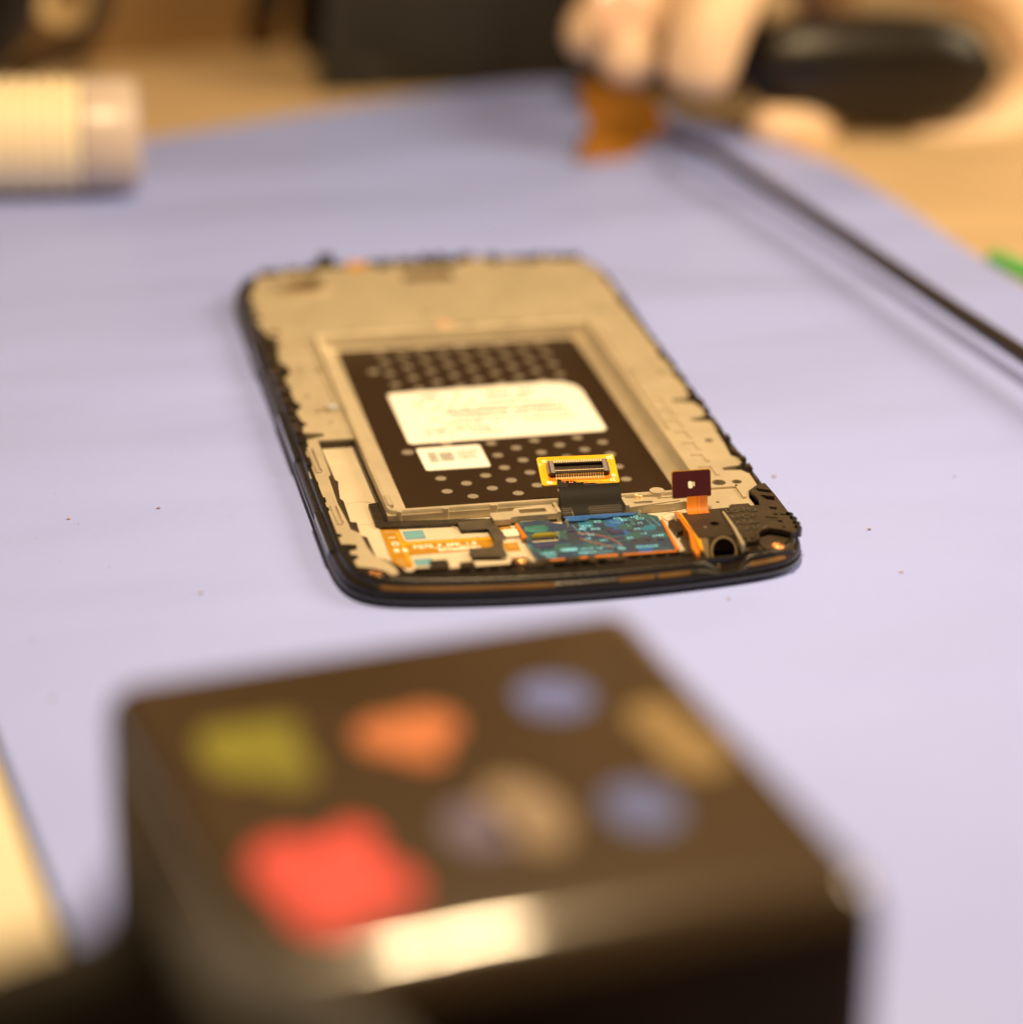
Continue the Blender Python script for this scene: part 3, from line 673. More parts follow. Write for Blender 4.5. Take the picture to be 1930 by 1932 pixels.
cb = g.build('connector_board', M['board'], phone)
g = G(); g.slab(rrect(-5.1, 5.1, -2.55, 2.2, .3, 3), [rrect(-4.6, 4.6, -1.4, 1.4, .2, 2)], .11, .145, T=TB)
g.build('solder_window', M['orange'], cb)
g = G(); g.slab(rrect(-4.8, 4.8, -1.55, 1.55, .15, 2), [rrect(-3.95, 3.95, -.72, .72, .1, 2)], .15, 1.0, T=TB); g.box(-3.95, 3.95, -.72, .72, .15, .45, T=TB)
cbody = g.build('socket', M.setdefault('sock', mat('socket_plastic', (0.028, 0.018, 0.012), 0.35)), cb)
for s in (-1, 1):
    g = G(); g.box(min(s*4.0, s*4.65), max(s*4.0, s*4.65), -1.5, 1.5, .95, 1.06, T=TB, ch=.08); g.box(min(s*4.8, s*5.05), max(s*4.8, s*5.05), -1.2, 1.0, .13, .7, T=TB)
    g.build('end_clip', M.setdefault('clipm', mat('grey_steel', (0.32, 0.28, 0.27), 0.35, .6)), cb)
pin0 = {}
for s in (-1, 1):
    for i in range(20):
        x = -3.8 + i * .4
        if s not in pin0:
            g = G(); o0 = TB @ Vector((x, 0, 0))
            g.cyl((x, s*1.02), .135, .96, 1.08, 8, T=TB); g.box(x - .09, x + .09, min(s*1.55, s*1.62), max(s*1.55, s*1.62), .15, .8, T=TB)
            g.box(x - .095, x + .095, min(s*1.5, s*2.25), max(s*1.5, s*2.25), .13, .26, T=TB)
            if s > 0: g.box(x - .12, x + .12, .95, 1.5, 1.0, 1.07, T=TB)
            p = g.build('contact_pin', M['gold'], cb); pin0[s] = (p, x)
        else:
            p = pin0[s][0].copy(); COL.objects.link(p); p.parent = cb
            d = TB.to_3x3() @ Vector((x - pin0[s][1], 0, 0)); p.location = d * S
g = G()
for x, y in ((-5.25, 2.35), (5.55, -1.75)): g.cyl((x, y), .42, .11, .19, 16, T=TB)
g.cyl((6.0, 3.15), .22, .11, .2, 10, T=TB)
g.build('gold_pad', M['gold'], cb)
g = G()
for i in range(20):
    x = -3.8 + i*.4
    if i % 3 != 1: 
        g.box(x - .05, x + .05, -3.0, -2.3, .12, .16, T=TB)
        g.slab(circ(x, -3.0, .14, 6), [], .12, .165, T=TB)
g.box(.4, 5.4, -3.32, -3.2, .12, .16, T=TB)
g.build('copper_trace', M['trace'], cb)
vs, fs = [], []
for s_, x, y in (('1', -5.75, 2.0), ('20', 6.1, 3.0), ('40', -4.5, -2.5), ('21', 5.7, -2.4)):
    a, b_ = text('t', s_, 1.05, (x, y, .14), None, None, .015, R(180), TB, 1, 1, .03); k = len(vs); vs += a; fs += [[i + k for i in q] for q in b_]
mesh_obj('white_lettering', vs, fs, M['white'], cb)
a, b_ = text('t', 'L30891', .62, (-1.9, -.25, .45), None, None, .015, 0, TB, 1.15, 1.2, .0)
mesh_obj('molded_lettering', a, b_, M['grey'], cbody)

# --- headphone jack, its amber flex and the small maroon board
sl = Matrix.Translation((22.3, -67.4, 5.3)) @ Matrix.Rotation(R(62), 4, 'X')     # slanted mouth plane, local -y runs down
g = G()
g.slab([(19.3, -57.4), (25.6, -57.7), (25.3, -67.4), (19.3, -67.4)], [circ(23.3, -62.4, .75, 16, 1.0)], 2.8, 5.2)
g.slab(rrect(-2.95, 2.95, -4.9, -0.02, .3, 2), [circ(.85, -2.45, 1.85, 30, 1.12)], -.5, 0.0, T=sl)
v_ = [(25.25, -67.4, 5.25), (25.25, -67.4, 1.0), (25.25, -69.6, 1.0)]
v = []; A = [2*math.pi*i/30 for i in range(30)]
T2 = sl
rings = [[T2 @ Vector((.85 + 1.85*s_*math.cos(a), -2.45 + 1.85*1.12*s_*math.sin(a) + dy, z)) for a in A] for s_, dy, z in ((1.0, 0, -0.02), (.97, 0, -.6), (.88, .6, -2.8))]
g.box(19.3, 25.3, -69.8, -69.2, 1.0, 1.7)
jack = g.build('headphone_jack', M.setdefault('jack', mat('jack_plastic', (0.038, 0.026, 0.018), 0.3, var=.3, vscale=300)), phone)
t_ = loft(rings, True); t_.build('socket_bore', M['black'], jack, smooth=True)
g = G(); g.slab(circ(.85, -2.45, 2.15, 30, 1.1), [circ(.85, -2.45, 1.84, 30, 1.12)], .0, .25, T=sl); g.slab(rrect(-2.8, -1.5, -3.6, -.2, .2, 2), [], 0, .1, T=sl)
g.build('mouth_ring', M.setdefault('tanp', mat('tan_plastic', (0.26, 0.20, 0.11), 0.35, var=.2, vscale=300)), jack)
g = G(); g.cyl((-.35, -4.15), .42, .0, .9, 14, T=sl); g.build('brass_pin', M['gold'], jack, smooth=True)
g = G(); g.slab([(18.5, -56.0), (18.9, -56.0), (19.25, -64.5), (18.4, -71.8), (17.6, -73.4), (17.5, -70.2), (18.6, -64.5)], [], 3.0, 4.9)
g.build('side_flex', M['orange'], jack)
g = G(); g.slab([(18.9, -57.2), (19.3, -57.3), (19.9, -65.6), (18.9, -71.8), (18.6, -71.6), (19.2, -64.6)], [], 4.85, 5.1); g.build('flex_edge', M['flexb'], jack)
g = G(); g.slab([(25.6, -58.6), (25.9, -58.6), (26.0, -65.2), (25.6, -71.6), (25.1, -71.8), (25.5, -65.2)], [], 4.2, 5.5)
g.build('steel_edge', M.setdefault('pale', mat('pale_steel', (0.55, 0.47, 0.33), 0.3, .5)), jack)
g = G(); g.cyl((21.4, -63.6), .22, 5.15, 5.3, 10); g.build('solder_point', M['tin'], jack)
g = G(); g.slab([(17.2, -57.2), (18.3, -56.6), (18.6, -61.0), (17.4, -62.0)], [], 2.8, 3.9, ); g.slab([(17.6, -63), (18.5, -62.4), (18.3, -67.5), (17.5, -68)], [], 2.8, 3.6); g.build('solder_lug', M['dusty'], jack)
tp = [(-58.4, 5.2), (-57.6, 5.24), (-57.0, 5.6), (-56.5, 6.2), (-56.2, 6.8), (-56.0, 7.3)]
tail = sheet(tp, [20.1, 20.15, 20.2, 20.3, 20.4, 20.5], [23.6, 23.65, 23.7, 23.75, 23.8, 23.9], .1).build('tail_flex', M['orange'], phone, smooth=True)
g = G()
for x in (21.85, 22.45, 22.75, 23.05, 23.35):
    t_ = sheet(tp, [x + .06*i - .02 for i in range(6)], [x + .06*i + .03 for i in range(6)], .13); g.add(t_.v, t_.f)
g.build('dark_trace', M['violet'], tail)
TM = Matrix.Translation((21.35, -56.0, 7.2)) @ Matrix.Rotation(R(62), 4, 'X')
g = G(); g.slab([(-3.25, 0.1), (-3.05, -.1), (2.9, -.05), (3.1, .2), (3.3, 3.95), (3.1, 4.2), (-2.75, 4.2), (-2.95, 3.95)], [], -.1, .12, T=TM)
mb = g.build('sensor_board', M['maroon'], phone)
g = G(); g.slab([(-3.25, .0), (3.15, .05), (3.4, 4.05), (3.15, 4.35), (-2.8, 4.35), (-3.05, 4.05)], [], -.2, -.11, T=TM); g.build('amber_backing', M['flex'], mb)
g = G(); g.slab(rrect(-.55, .15, 1.4, 2.5, .25, 3), [], .12, .2, T=TM); g.slab(rrect(.3, .5, 1.7, 2.4, .09, 3), [], .12, .2, T=TM)
g.build('white_dot', M['white'], mb)

# --- molded speaker cover with its writing
SC = [(25.9, -58.6), (25.9, -56.6), (28.0, -56.2), (28.0, -55.0), (31.0, -55.0), (31.1, -56.0), (32.6, -56.0), (33.1, -53.5), (32.9, -50.2), (33.8, -48.6), (36.0, -47.4), (36.25, -52), (36.3, -60), (36.2, -64.5), (35.4, -67.4), (34.3, -67.6), (32.9, -66.2), (31.3, -65.4),
      (29.8, -65.9), (28.8, -67.1), (28.5, -69.4), (25.9, -69.6), (25.9, -64)]
sh = [[(33.9, -49.6), (36.0, -50.9), (35.9, -51.6), (34.0, -50.6)], [(33.9, -52.4), (35.8, -53.4), (35.5, -54.6), (34.3, -54.0)], [(33.8, -57.3), (34.9, -57.7), (34.8, -58.3), (33.9, -57.9)],
      [(33.7, -59.6), (34.4, -59.9), (34.3, -60.5), (33.7, -60.2)], [(34.7, -59.9), (35.7, -60.3), (35.7, -60.9), (34.7, -60.4)], [(33.5, -62.3), (34.3, -62.6), (34.2, -63.4), (33.6, -63.1)], [(33.5, -64.8), (34.1, -65.0), (34.1, -65.6), (33.6, -65.4)],
      [(26.1, -68.9), (26.9, -68.9), (26.9, -68.2), (26.1, -68.2)], [(27.3, -68.9), (28.1, -68.9), (28.1, -68.2), (27.3, -68.2)]]
g = G(); g.slab(SC, sh, 4.25, 5.0)
g.slab([(34.6, -66.9), (34.3, -67.7), (32.9, -66.4), (31.3, -65.6), (29.9, -66.1), (29.0, -67.3), (28.7, -69.4), (28.3, -69.4), (28.6, -67.0), (29.7, -65.6), (31.3, -65.1), (33.1, -65.9)], [], 4.9, 5.25)
cov = g.build('speaker_cover', M['dusty'], phone)
g = G()
for h in sh[:3]:
    (a, b_, c, d) = h
    g.slab([(a[0], a[1] + .05), (b_[0], b_[1] + .05), (b_[0], b_[1] + .38), (a[0], a[1] + .38)], [], 4.95, 5.16)
g.slab([(32.2, -60.6), (33.9, -61.4), (33.9, -61.7), (32.2, -61.0)], [], 4.95, 5.12)
g.slab([(26.2, -57.3), (26.2, -57.0), (27.2, -56.8), (27.2, -57.1)], [], 4.95, 5.1)
g.build('molded_rib', M['dusty'], cov)
g = G()
for x, y in ((36.25, -60.3), (36.35, -62.0), (36.3, -63.9), (36.05, -65.6)): g.slab(circ(x, y, .62, 10, 1.3), [], 3.6, 5.0)
g.build('torn_edge', M['plastic_gloss'], cov)
vs, fs = [], []
for s_, x, y, z_ in (('LG-M2', 26.3, -58.35, 1.95), ('>PC+', 26.3, -60.75, 1.95), ('ASA-', 26.6, -63.1, 1.95), ('GF10<', 26.3, -65.5, 1.95)):
    a, b_ = text('t', s_, z_, (x, y, 5.02), None, None, .09, R(-1), None, .93, 1.02, .07); k = len(vs); vs += a; fs += [[i + k for i in q] for q in b_]
a, b_ = text('t', '.', 2, (26.6, -66.8, 5.0), None, None, .09, 0, None, 1, 1, .06); k = len(vs); vs += a; fs += [[i + k for i in q] for q in b_]
mesh_obj('molded_lettering', vs, fs, M.setdefault('worn', mat('worn_black_plastic', (0.06, 0.05, 0.038), 0.3, bump=.3, bscale=1500)), cov)
g = G(); g.slab([(28.9, -69.4), (29.0, -67.6), (30.0, -66.4), (31.3, -65.9), (32.7, -66.6), (34.0, -67.9), (34.4, -68.6), (33.4, -72.0), (29.6, -72.2)], [rrect(33.0, 34.2, -69.3, -68.7, .15, 2)], 3.3, 4.12)
g.slab([(25.8, -71.6), (25.8, -70.2), (28.6, -70.2), (28.6, -71.6)], [rrect(26.6, 28.0, -71.3, -70.5, .15, 2)], 3.4, 4.3)
g.build('screw_seat', M['dusty'], phone)

# copper screws
def screw(x, y, z, r, n=24):
    g = G()
    P = circ(0, 0, r, n)
    rings = [[(x + px*k, y + py*k, z + zz) for px, py in P] for k, zz in ((1.0, -.4), (1.0, .06), (.86, .26), (.6, .34), (.46, .06))]
    t_ = loft(rings, True); g.add(t_.v, t_.f)
    o = g.build('screw', M['copper'], phone, smooth=True)
    g = G()
    for a in range(3):
        T = Matrix.Translation((x, y, z)) @ Matrix.Rotation(R(60*a + 12), 4, 'Z'); g.box(-r*.42, r*.42, -.07, .07, -.01, .12, T=T)
    g.build('screw_recess', M['copper'], o)
screw(31.25, -70.4, 4.15, 1.15); screw(-32.0, -69.5, 3.9, 1.15); screw(-9.35, -69.3, 4.4, 1.0)
g = G(); g.slab(circ(-32.0, -69.5, 1.75, 22), [], 3.2, 3.95); g.slab(circ(-9.35, -69.4, 1.6, 20), [], 3.2, 4.3); g.slab([(-11, -71), (-7.6, -71), (-7.0, -72.8), (-8.4, -74.6), (-10.4, -74.6), (-11.8, -72.8)], [], 3.0, 4.2)
g.build('screw_boss', M['plastic'], phone)

# ------------------------------------------------------------------ glossy cube with printed patches
CX, CY, CH, CS = -43.5, -200.7, 40.0, 31.9
OX, OY, KK = -48.9, -231.7, 1.13
cube = root('printed_box', (CX, CY, 0), 'glossy dark square box with coloured patches printed on its top, in front', 'box', rz=R(8.5))
bm = bmesh.new(); bmesh.ops.create_cube(bm, size=1.0)
for v in bm.verts: v.co = Vector((v.co.x * 2*(CS + .3) + .8, v.co.y * 2*(CS + 3.0) + 1.4, (v.co.z + .5) * CH)) * S
bm.edges.ensure_lookup_table()
fr = [e for e in bm.edges if all(v.co.z > .5*CH*S and v.co.y < 0 for v in e.verts)]
bmesh.ops.bevel(bm, geom=fr, offset=6.0*S, segments=10, profile=0.5, affect='EDGES')
bm.normal_update()
sharp = [e for e in bm.edges if len(e.link_faces) == 2 and e.calc_face_angle() > R(45)]
bmesh.ops.bevel(bm, geom=sharp, offset=3.8*S, segments=5, profile=0.5, affect='EDGES')
me = bpy.data.meshes.new('shell'); bm.to_mesh(me); bm.free()
o = link('shell', me, cube, [M['box'], mat('dark_matt_side', (0.040, 0.021, 0.008), 0.62, spec=0.12, var=.3, vscale=40)])
for f in me.polygons:
    f.use_smooth = True
    if abs(f.normal.z) < 0.35: f.material_index = 1
try: me.set_sharp_from_angle(angle=R(50))
except Exception: pass
Rc = Matrix.Rotation(R(-8.5), 3, 'Z')
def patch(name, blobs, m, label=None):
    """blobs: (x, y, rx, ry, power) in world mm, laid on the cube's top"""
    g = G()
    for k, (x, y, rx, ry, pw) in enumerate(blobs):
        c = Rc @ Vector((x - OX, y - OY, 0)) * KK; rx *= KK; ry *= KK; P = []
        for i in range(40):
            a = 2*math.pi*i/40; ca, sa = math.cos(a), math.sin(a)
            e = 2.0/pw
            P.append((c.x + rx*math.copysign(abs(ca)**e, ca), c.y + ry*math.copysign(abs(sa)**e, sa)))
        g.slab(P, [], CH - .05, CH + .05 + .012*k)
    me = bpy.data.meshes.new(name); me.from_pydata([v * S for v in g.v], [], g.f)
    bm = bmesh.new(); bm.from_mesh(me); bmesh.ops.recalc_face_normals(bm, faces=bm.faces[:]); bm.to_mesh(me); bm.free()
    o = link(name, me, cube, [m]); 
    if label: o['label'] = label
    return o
def pm(n, c, r=.3): return mat(n, c, r, coat=.5, var=.15, vscale=90)
patch('printed_patch', [(-69.6, -222.0, 3.2, 5.4, 3), (-65.6, -224.6, 2.6, 4.8, 3), (-67.0, -218.6, 4.0, 2.2, 3)], pm('yellow_green_ink', (0.20, 0.19, 0.028)), 'yellow green square patch')
patch('printed_patch', [(-54.2, -221.4, 3.8, 3.8, 2), (-50.6, -220.0, 3.0, 3.6, 2), (-52.0, -225.2, 2.2, 2.2, 2)], pm('orange_ink', (0.50, 0.17, 0.075)), 'orange round patch')
patch('printed_patch', [(-37.3, -216.2, 3.7, 4.0, 2.2)], pm('blue_ink', (0.13, 0.17, 0.46)), 'far blue round patch')
patch('printed_patch', [(-28.4, -223.0, 2.8, 3.8, 2), (-26.9, -229.6, 3.2, 4.6, 2)], pm('sand_ink', (0.27, 0.19, 0.09)), 'sand coloured patch by the right edge')
patch('printed_patch', [(-67.2, -244.6, 3.8, 5.0, 2), (-62.8, -243.8, 3.0, 3.6, 2), (-60.0, -249.0, 3.0, 3.8, 2), (-65.2, -250.6, 3.9, 5.4, 2), (-61.2, -240.8, 2.0, 2.6, 2)], pm('coral_red_ink', (0.74, 0.09, 0.085)), 'coral red cloud shaped patch')
patch('printed_patch', [(-49.6, -240.4, 3.2, 4.0, 2)], pm('mauve_ink', (0.17, 0.15, 0.26)), 'mauve round patch')
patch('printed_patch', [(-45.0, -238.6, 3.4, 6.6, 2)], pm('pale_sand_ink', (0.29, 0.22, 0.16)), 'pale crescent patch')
patch('printed_patch', [(-34.2, -239.4, 3.4, 4.4, 2.2)], pm('blue_ink', (0.12, 0.16, 0.42)), 'near blue round patch')

# ------------------------------------------------------------------ things around
def cloth_lump(name, sil, yb, depth, m, label, cat, zfloor=0.0, seed=1):
    """rounded soft lump: silhouette (x, z) points at its ridge y=yb, falling to the floor in front and behind"""
    rr = random.Random(seed); sil = catmull([(x, yb, z) for x, z in sil], 5, False)
    n = len(sil); rows = 18; v = []; f = []
    for j in range(rows):
        a = math.pi * j / (rows - 1)
        for i, p in enumerate(sil):
            hgt = max(p.z - zfloor, 0.3)
            wob = 1 + .05*math.sin(i*.7 + j*.9 + seed) + .03*math.sin(i*1.9 - j*1.3)
            v.append((p.x + 1.2*math.sin(j*.8 + i*.3), yb - math.cos(a) * depth * wob, zfloor + hgt * (math.sin(a)**.55) * (1 if j in (0, rows-1) else 1)))
    for j in range(rows-1):
        for i in range(n-1): f.append((j*n+i, j*n+i+1, (j+1)*n+i+1, (j+1)*n+i))
    f.append(tuple(j*n for j in range(rows))); f.append(tuple(j*n + n-1 for j in reversed(range(rows))))
    xm = sum(p.x for p in sil)/n
    o = mesh_obj(name, v, f, m, None, True, origin=(xm, yb, zfloor)); o['label'] = label; o['category'] = cat
    return o
fabric = mat('black_fabric', (0.016, 0.012, 0.009), 0.75, var=.4, vscale=60, bump=1.0, bscale=300)
fabric2 = mat('dark_brown_fabric', (0.022, 0.015, 0.009), 0.6, var=.5, vscale=50, bump=1.0, bscale=300)

# black pouch in the near left corner, in front of the cube
cloth_lump('pouch', [(-164.3, 4), (-136.3, 22.9), (-110.9, 43.2), (-97.0, 48.9), (-88.6, 51.5), (-84.8, 53.1), (-81.7, 58.0), (-78.4, 55.4), (-72.2, 49.1), (-64.8, 43.2), (-57.6, 37.5), (-47.4, 22.9), (-34.7, 4), (-29.6, 4)], -243.6, 11.5, fabric2,
           'black soft pouch at the near left, leaning in front of the glossy box', 'pouch', 0.0, 4)
# white slab phone cut by the left edge
wp = root('tablet', (-128, -118, 0), 'cream tablet with a dark rim, cut off by the left edge beside the glossy box', 'tablet')
P = [(-92.6, -100), (-84.2, -172), (-82.6, -186), (-84, -191), (-89, -194), (-165, -200), (-172, -198), (-175, -192), (-168, -92), (-165, -88), (-98, -84), (-94.4, -87)]
P = list(reversed(P)) if sum((P[i][0]*P[(i+1)%len(P)][1] - P[(i+1)%len(P)][0]*P[i][1]) for i in range(len(P))) < 0 else P
g = loft([[(x, y, z) for x, y in inset(P, d)] for d, z in ((.6, .05), (0, .8), (0, 7.0), (.7, 7.9))]); g.slab(inset(P, .7), [], 7.0, 7.9)
g.build('rim', M['plastic_gloss'], wp, smooth=True)
g = G(); g.slab(inset(P, 1.9), [], 7.8, 8.15); g.build('back_cover', mat('cream_cover', (0.74, 0.66, 0.50), 0.35, coat=.3, var=.05, vscale=30), wp)

# ribbed cream jar lying on its side
jar = root('jar', (-66, 147, 0), 'cream ribbed jar with a pale cap, lying on its side at the far left', 'jar')
ax = Vector((1, -.10, 0)).normalized(); R0 = 12.6
def lathe_x(name, prof, m, parent, c0=Vector((-130, 155.0, 12.7)), n=36):
    u = Vector((0, 0, 1)); w_ = ax.cross(u); rings = []
    for d, r in prof: rings.append([c0 + ax*d + (u*math.cos(2*math.pi*k/n) + w_*math.sin(2*math.pi*k/n))*r for k in range(n)])
    t_ = loft(rings, True, True); return t_.build(name, m, parent, smooth=True)
pr = [(0, 11.0)]
d = 0
while d < 68: pr += [(d + .6, 12.5), (d + 2.6, 12.5), (d + 3.0, 11.3), (d + 3.6, 11.3)]; d += 3.8
pr += [(69.2, 12.5), (70.5, 12.2)]
jar_m = mat('cream_plastic', (0.88, 0.77, 0.56), 0.4, sss=.15)
lathe_x('body', pr, jar_m, jar)
lathe_x('cap', [(70.6, 11.6), (71.0, 12.3), (80.6, 12.2), (82.4, 11.2), (83.2, 8.5), (83.3, 2.0)], mat('pale_cap', (0.62, 0.52, 0.45), 0.3, trans=.15), jar)

# cardboard box on the desk behind the mat
TBx = Matrix.Translation((-40, 268, -2.2)) @ Matrix.Rotation(R(12), 4, 'Z')
g = G(); g.box(-110, 85, 0, 120, 0.0, 55, T=TBx)
kraft = mat('kraft_card', (0.26, 0.15, 0.055), 0.7, var=.25, vscale=14, stretch=(1, 1, 5))
o = g.build('cardboard_box', kraft, origin=(-40, 300, -2.2)); o['label'] = 'brown cardboard box on the desk behind the mat'; o['category'] = 'box'
# things standing before the box at the far left
def lab_(o, l, c, gname=None):
    o['label'] = l; o['category'] = c
    if gname: o['group'] = gname
    return o
# black strap looping round a cream roll, a black handle at the corner
c = at(118, 8, y=245)
TR = Matrix.Translation(c) @ Matrix.Rotation(R(90), 4, 'X') @ Matrix.Rotation(R(10), 4, 'Y')
g = G(); g.slab(circ(0, 4, 8.6, 30), [circ(0, 4, 4.0, 24)], -6, 6, T=TR)
lab_(g.build('tape_roll', mat('cream_tape', (0.62, 0.46, 0.24), 0.5), origin=c), 'cream roll of tape at the top left behind the ribbed jar', 'tape roll')
pth = catmull([at(30, 150, y=238), at(62, 118, y=238), at(110, 100, y=236), at(150, 78, y=235), at(180, 40, y=235), at(196, -20, y=236), at(200, -90, y=238)], 6, False)
lab_(tube(pth, 2.6, 12).build('cord', mat('dark_brown_cord', (0.035, 0.018, 0.008), .6), origin=pth[0], smooth=True), 'dark brown cord curving round the tape roll', 'cord')
pth = [at(-60, 130, y=225), at(-20, 80, y=225), at(10, 30, y=226), at(30, -60, y=228)]
pth = catmull(pth, 6, False)
lab_(tube(pth, 7.0, 16).build('tool_handle', M['plastic'], origin=pth[0], smooth=True), 'black tool handle at the top left corner behind the jar', 'tool handle')
# small black thing poking in at the top centre left
g = G(); c = at(505, -12, y=262)
T = Matrix.Translation(c); g.slab(circ(0, 0, 4.2, 18), [], -5, 4, T=T)
lab_(g.build('bottle_cap', fabric2, origin=c), 'dark cap on the cardboard box at the top edge', 'cap')

# black bag behind the mat
sil = []
cloth_lump('bag', [(33, -2), (20, 7), (11, 18), (5, 30), (8, 46), (28, 54), (60, 56), (92, 54), (110, 40), (118, 12), (120, -2)], 246, 19, fabric,
           'black cloth bag on the desk behind the mat, next to the hand', 'bag', -2.1, 2)

# cable running from the hand to the right edge
cp = [at(1215, 225, y=166), at(1262, 258, y=158), (77.5, 130, 7.2), (80.6, 117, 6.4), (86.8, 80, 6.2), (91.6, 46.5, 6.2), (94.8, 24, 6.2), (98.6, -2, 6.3), (104, -40, 6.0), (112, -90, 2.5), (118, -140, 1.3), (119, -220, 1.3)]
cp = catmull([Vector(p) for p in cp], 8, False)
lab_(tube(cp, [1.6]*len(cp), 12).build('cable', mat('black_rubber_cable', (0.022, 0.017, 0.013), .42), origin=cp[0], smooth=True), 'thin black cable crossing the mat on the right', 'cable')

# amber piece held in the fingers
Y = 160
g = G(); pts = [at(1095, 150, y=Y), at(1238, 190, y=Y), at(1262, 250, y=Y), at(1205, 268, y=Y), at(1190, 306, y=Y-6), at(1085, 300, y=Y-8), at(1112, 240, y=Y-2), at(1095, 200, y=Y)]
v = [p + Vector((0, -1.2, 0)) for p in pts] + [p + Vector((0, 1.2, 0)) for p in pts]; n_ = len(pts)
g.add(v, [tuple(range(n_)), tuple(reversed(range(n_, 2*n_)))] + [(i, (i+1) % n_, n_ + (i+1) % n_, n_ + i) for i in range(n_)])
lab_(g.build('plastic_tab', mat('amber_plastic', (0.24, 0.095, 0.003), 0.6, spec=.2), origin=pts[5]), 'translucent amber plastic tab pinched in the fingers', 'tab')

# black oval tool in the hand
T = Matrix.Translation(at(1635, 128, y=172)) @ Matrix.Rotation(R(-10), 4, 'Z') @ Matrix.Rotation(R(2), 4, 'Y')
rings = []
for i in range(15):
    t_ = -1 + 2*i/14; r_ = max(1 - abs(t_)**3.2, 0.02)**.5
    rings.append([T @ Vector((t_*31, 9*r_*math.cos(a), (13.2 + 1.0*t_)*r_*math.sin(a))) for a in [2*math.pi*k/24 for k in range(24)]])
hd = loft(rings, True, True).build('scraper', M['plastic'], origin=at(1635, 128, y=172), smooth=True)
lab_(hd, 'black oval handled tool held in the hand at the top right', 'tool')

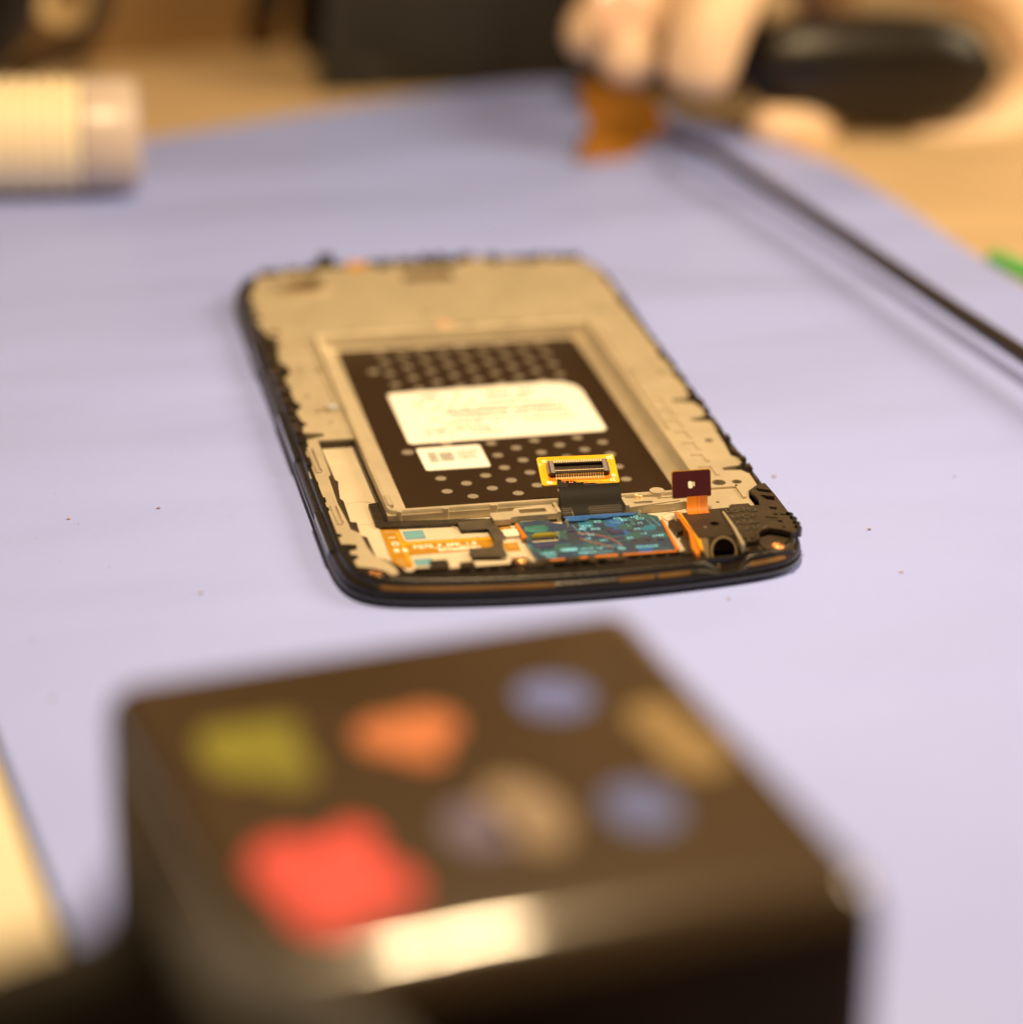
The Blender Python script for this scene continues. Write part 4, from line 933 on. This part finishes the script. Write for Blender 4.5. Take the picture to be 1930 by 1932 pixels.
# the hand: one continuous skinned surface with five fingers
skin = mat('skin', (0.82, 0.60, 0.41), 0.5, sss=.25, var=.12, vscale=60, bump=.3, bscale=400)
def hand():
    N = []; E_ = []; Rr = []
    def add(p, r, parent=None):
        N.append(p); Rr.append(r)
        if parent is not None: E_.append((parent, len(N)-1))
        return len(N)-1
    palm = add(at(1500, -210, y=195), 17)
    wrist = add(at(1760, -420, y=215), 17, palm); add(at(2000, -640, y=235), 18, wrist)
    # index finger: over the tool, down to the tab
    k = add(at(1330, -90, y=186), 10, palm); k = add(at(1215, 10, y=174), 8.6, k); k = add(at(1165, 95, y=166), 8.0, k); add(at(1215, 158, y=160), 7.2, k)
    # thumb, nail side up
    k = add(at(1390, -70, y=168), 10.5, palm); k = add(at(1345, 30, y=158), 9.4, k); k = add(at(1318, 120, y=156), 9.4, k); add(at(1300, 178, y=156), 8.0, k)
    # middle finger behind the index
    k = add(at(1400, -110, y=205), 9.5, palm); k = add(at(1240, -30, y=200), 8.4, k); k = add(at(1120, 40, y=190), 7.6, k); add(at(1100, 100, y=180), 6.6, k)
    # ring finger curls round under the tool
    b0 = add(at(1720, -120, y=200), 12, palm)
    k = add(at(1900, -10, y=200), 9, b0); k = add(at(1985, 120, y=190), 9, k); k = add(at(1935, 232, y=180), 9.5, k); k = add(at(1800, 275, y=172), 8.6, k); add(at(1695, 270, y=170), 6.8, k)
    # little finger, tip resting in front of the tool
    k = add(at(1560, -40, y=206), 8.5, palm); k = add(at(1560, 90, y=205), 7.0, k); k = add(at(1590, 225, y=190), 6.2, k); k = add(at(1520, 252, y=168), 6.4, k); add(at(1425, 238, y=160), 5.4, k)
    me = bpy.data.meshes.new('hand'); o0 = at(1510, 300, y=170)
    me.from_pydata([(p - o0) * S for p in N], E_, [])
    o = bpy.data.objects.new('tmp', me); COL.objects.link(o)
    m_ = o.modifiers.new('s', 'SKIN'); m_.use_smooth_shade = True
    for i, r in enumerate(Rr): me.skin_vertices[0].data[i].radius = (r * S, r * S)
    me.skin_vertices[0].data[0].use_root = True
    q = o.modifiers.new('u', 'SUBSURF'); q.levels = 2; q.render_levels = 2
    bpy.context.view_layer.update()
    em = bpy.data.meshes.new_from_object(o.evaluated_get(bpy.context.evaluated_depsgraph_get()))
    bpy.data.objects.remove(o)
    for f in em.polygons: f.use_smooth = True
    h = link('person', em, None, [skin]); h.location = o0 * S
    lab_(h, 'hand of a person at the top right, holding a black tool and an amber tab', 'person')
    # thumbnail
    T = Matrix.Translation(at(1170, 18, y=164)) @ Matrix.Rotation(R(70), 4, 'X')
    g = G(); rings = [[T @ Vector((6.4*s_*math.cos(a), 7.6*s_*math.sin(a), z)) for a in [2*math.pi*kk/24 for kk in range(24)]] for s_, z in ((1, -1.5), (1, 0), (.8, .6), (.3, .95))]
    loft(rings, True, True).build('fingernail', mat('nail', (0.72, 0.46, 0.32), .25, coat=.5), h, smooth=True)
hand()

# green strip at the right edge
g = G(); g.slab([(120.5, 76), (124.2, 60), (128, 20), (136, 20), (129, 64), (123, 78)], [], -2.15, -0.4)
lab_(g.build('ruler', mat('green_plastic', (0.05, 0.42, 0.10), .4), origin=(127, 60, -2.15)), 'green plastic strip at the right edge beside the mat', 'ruler')

# crumbs and dust on the mat
g = G(); rr = random.Random(9)
for x, y in [(-82.5, 51.8), (21.1, -79.4), (42.5, 5.2), (41.9, -33.7), (-60.9, -29.3), (71.9, -39.0), (-75.5, -31.1), (50.4, -74.5), (-84.0, -75.3), (50.7, -57.8), (-57.7, -63.1), (-82.2, -94.7)]:
    r_ = rr.uniform(.15, .4); g.slab(circ(x, y, r_, 7), [], 0.0, rr.uniform(.15, .4))
for i in range(70):
    x, y = rr.uniform(-85, 80), rr.uniform(-110, 60)
    if abs(x) < 38.5 and y > -79.5: continue
    g.slab(circ(x, y, rr.uniform(.05, .14), 5), [], 0, .08)
o = g.build('dust', mat('tan_crumb', (0.50, 0.42, 0.50), .8, var=.5, vscale=300)); o['kind'] = 'stuff'; o['label'] = 'tan crumbs and dust specks scattered on the mat'; o['category'] = 'dust'
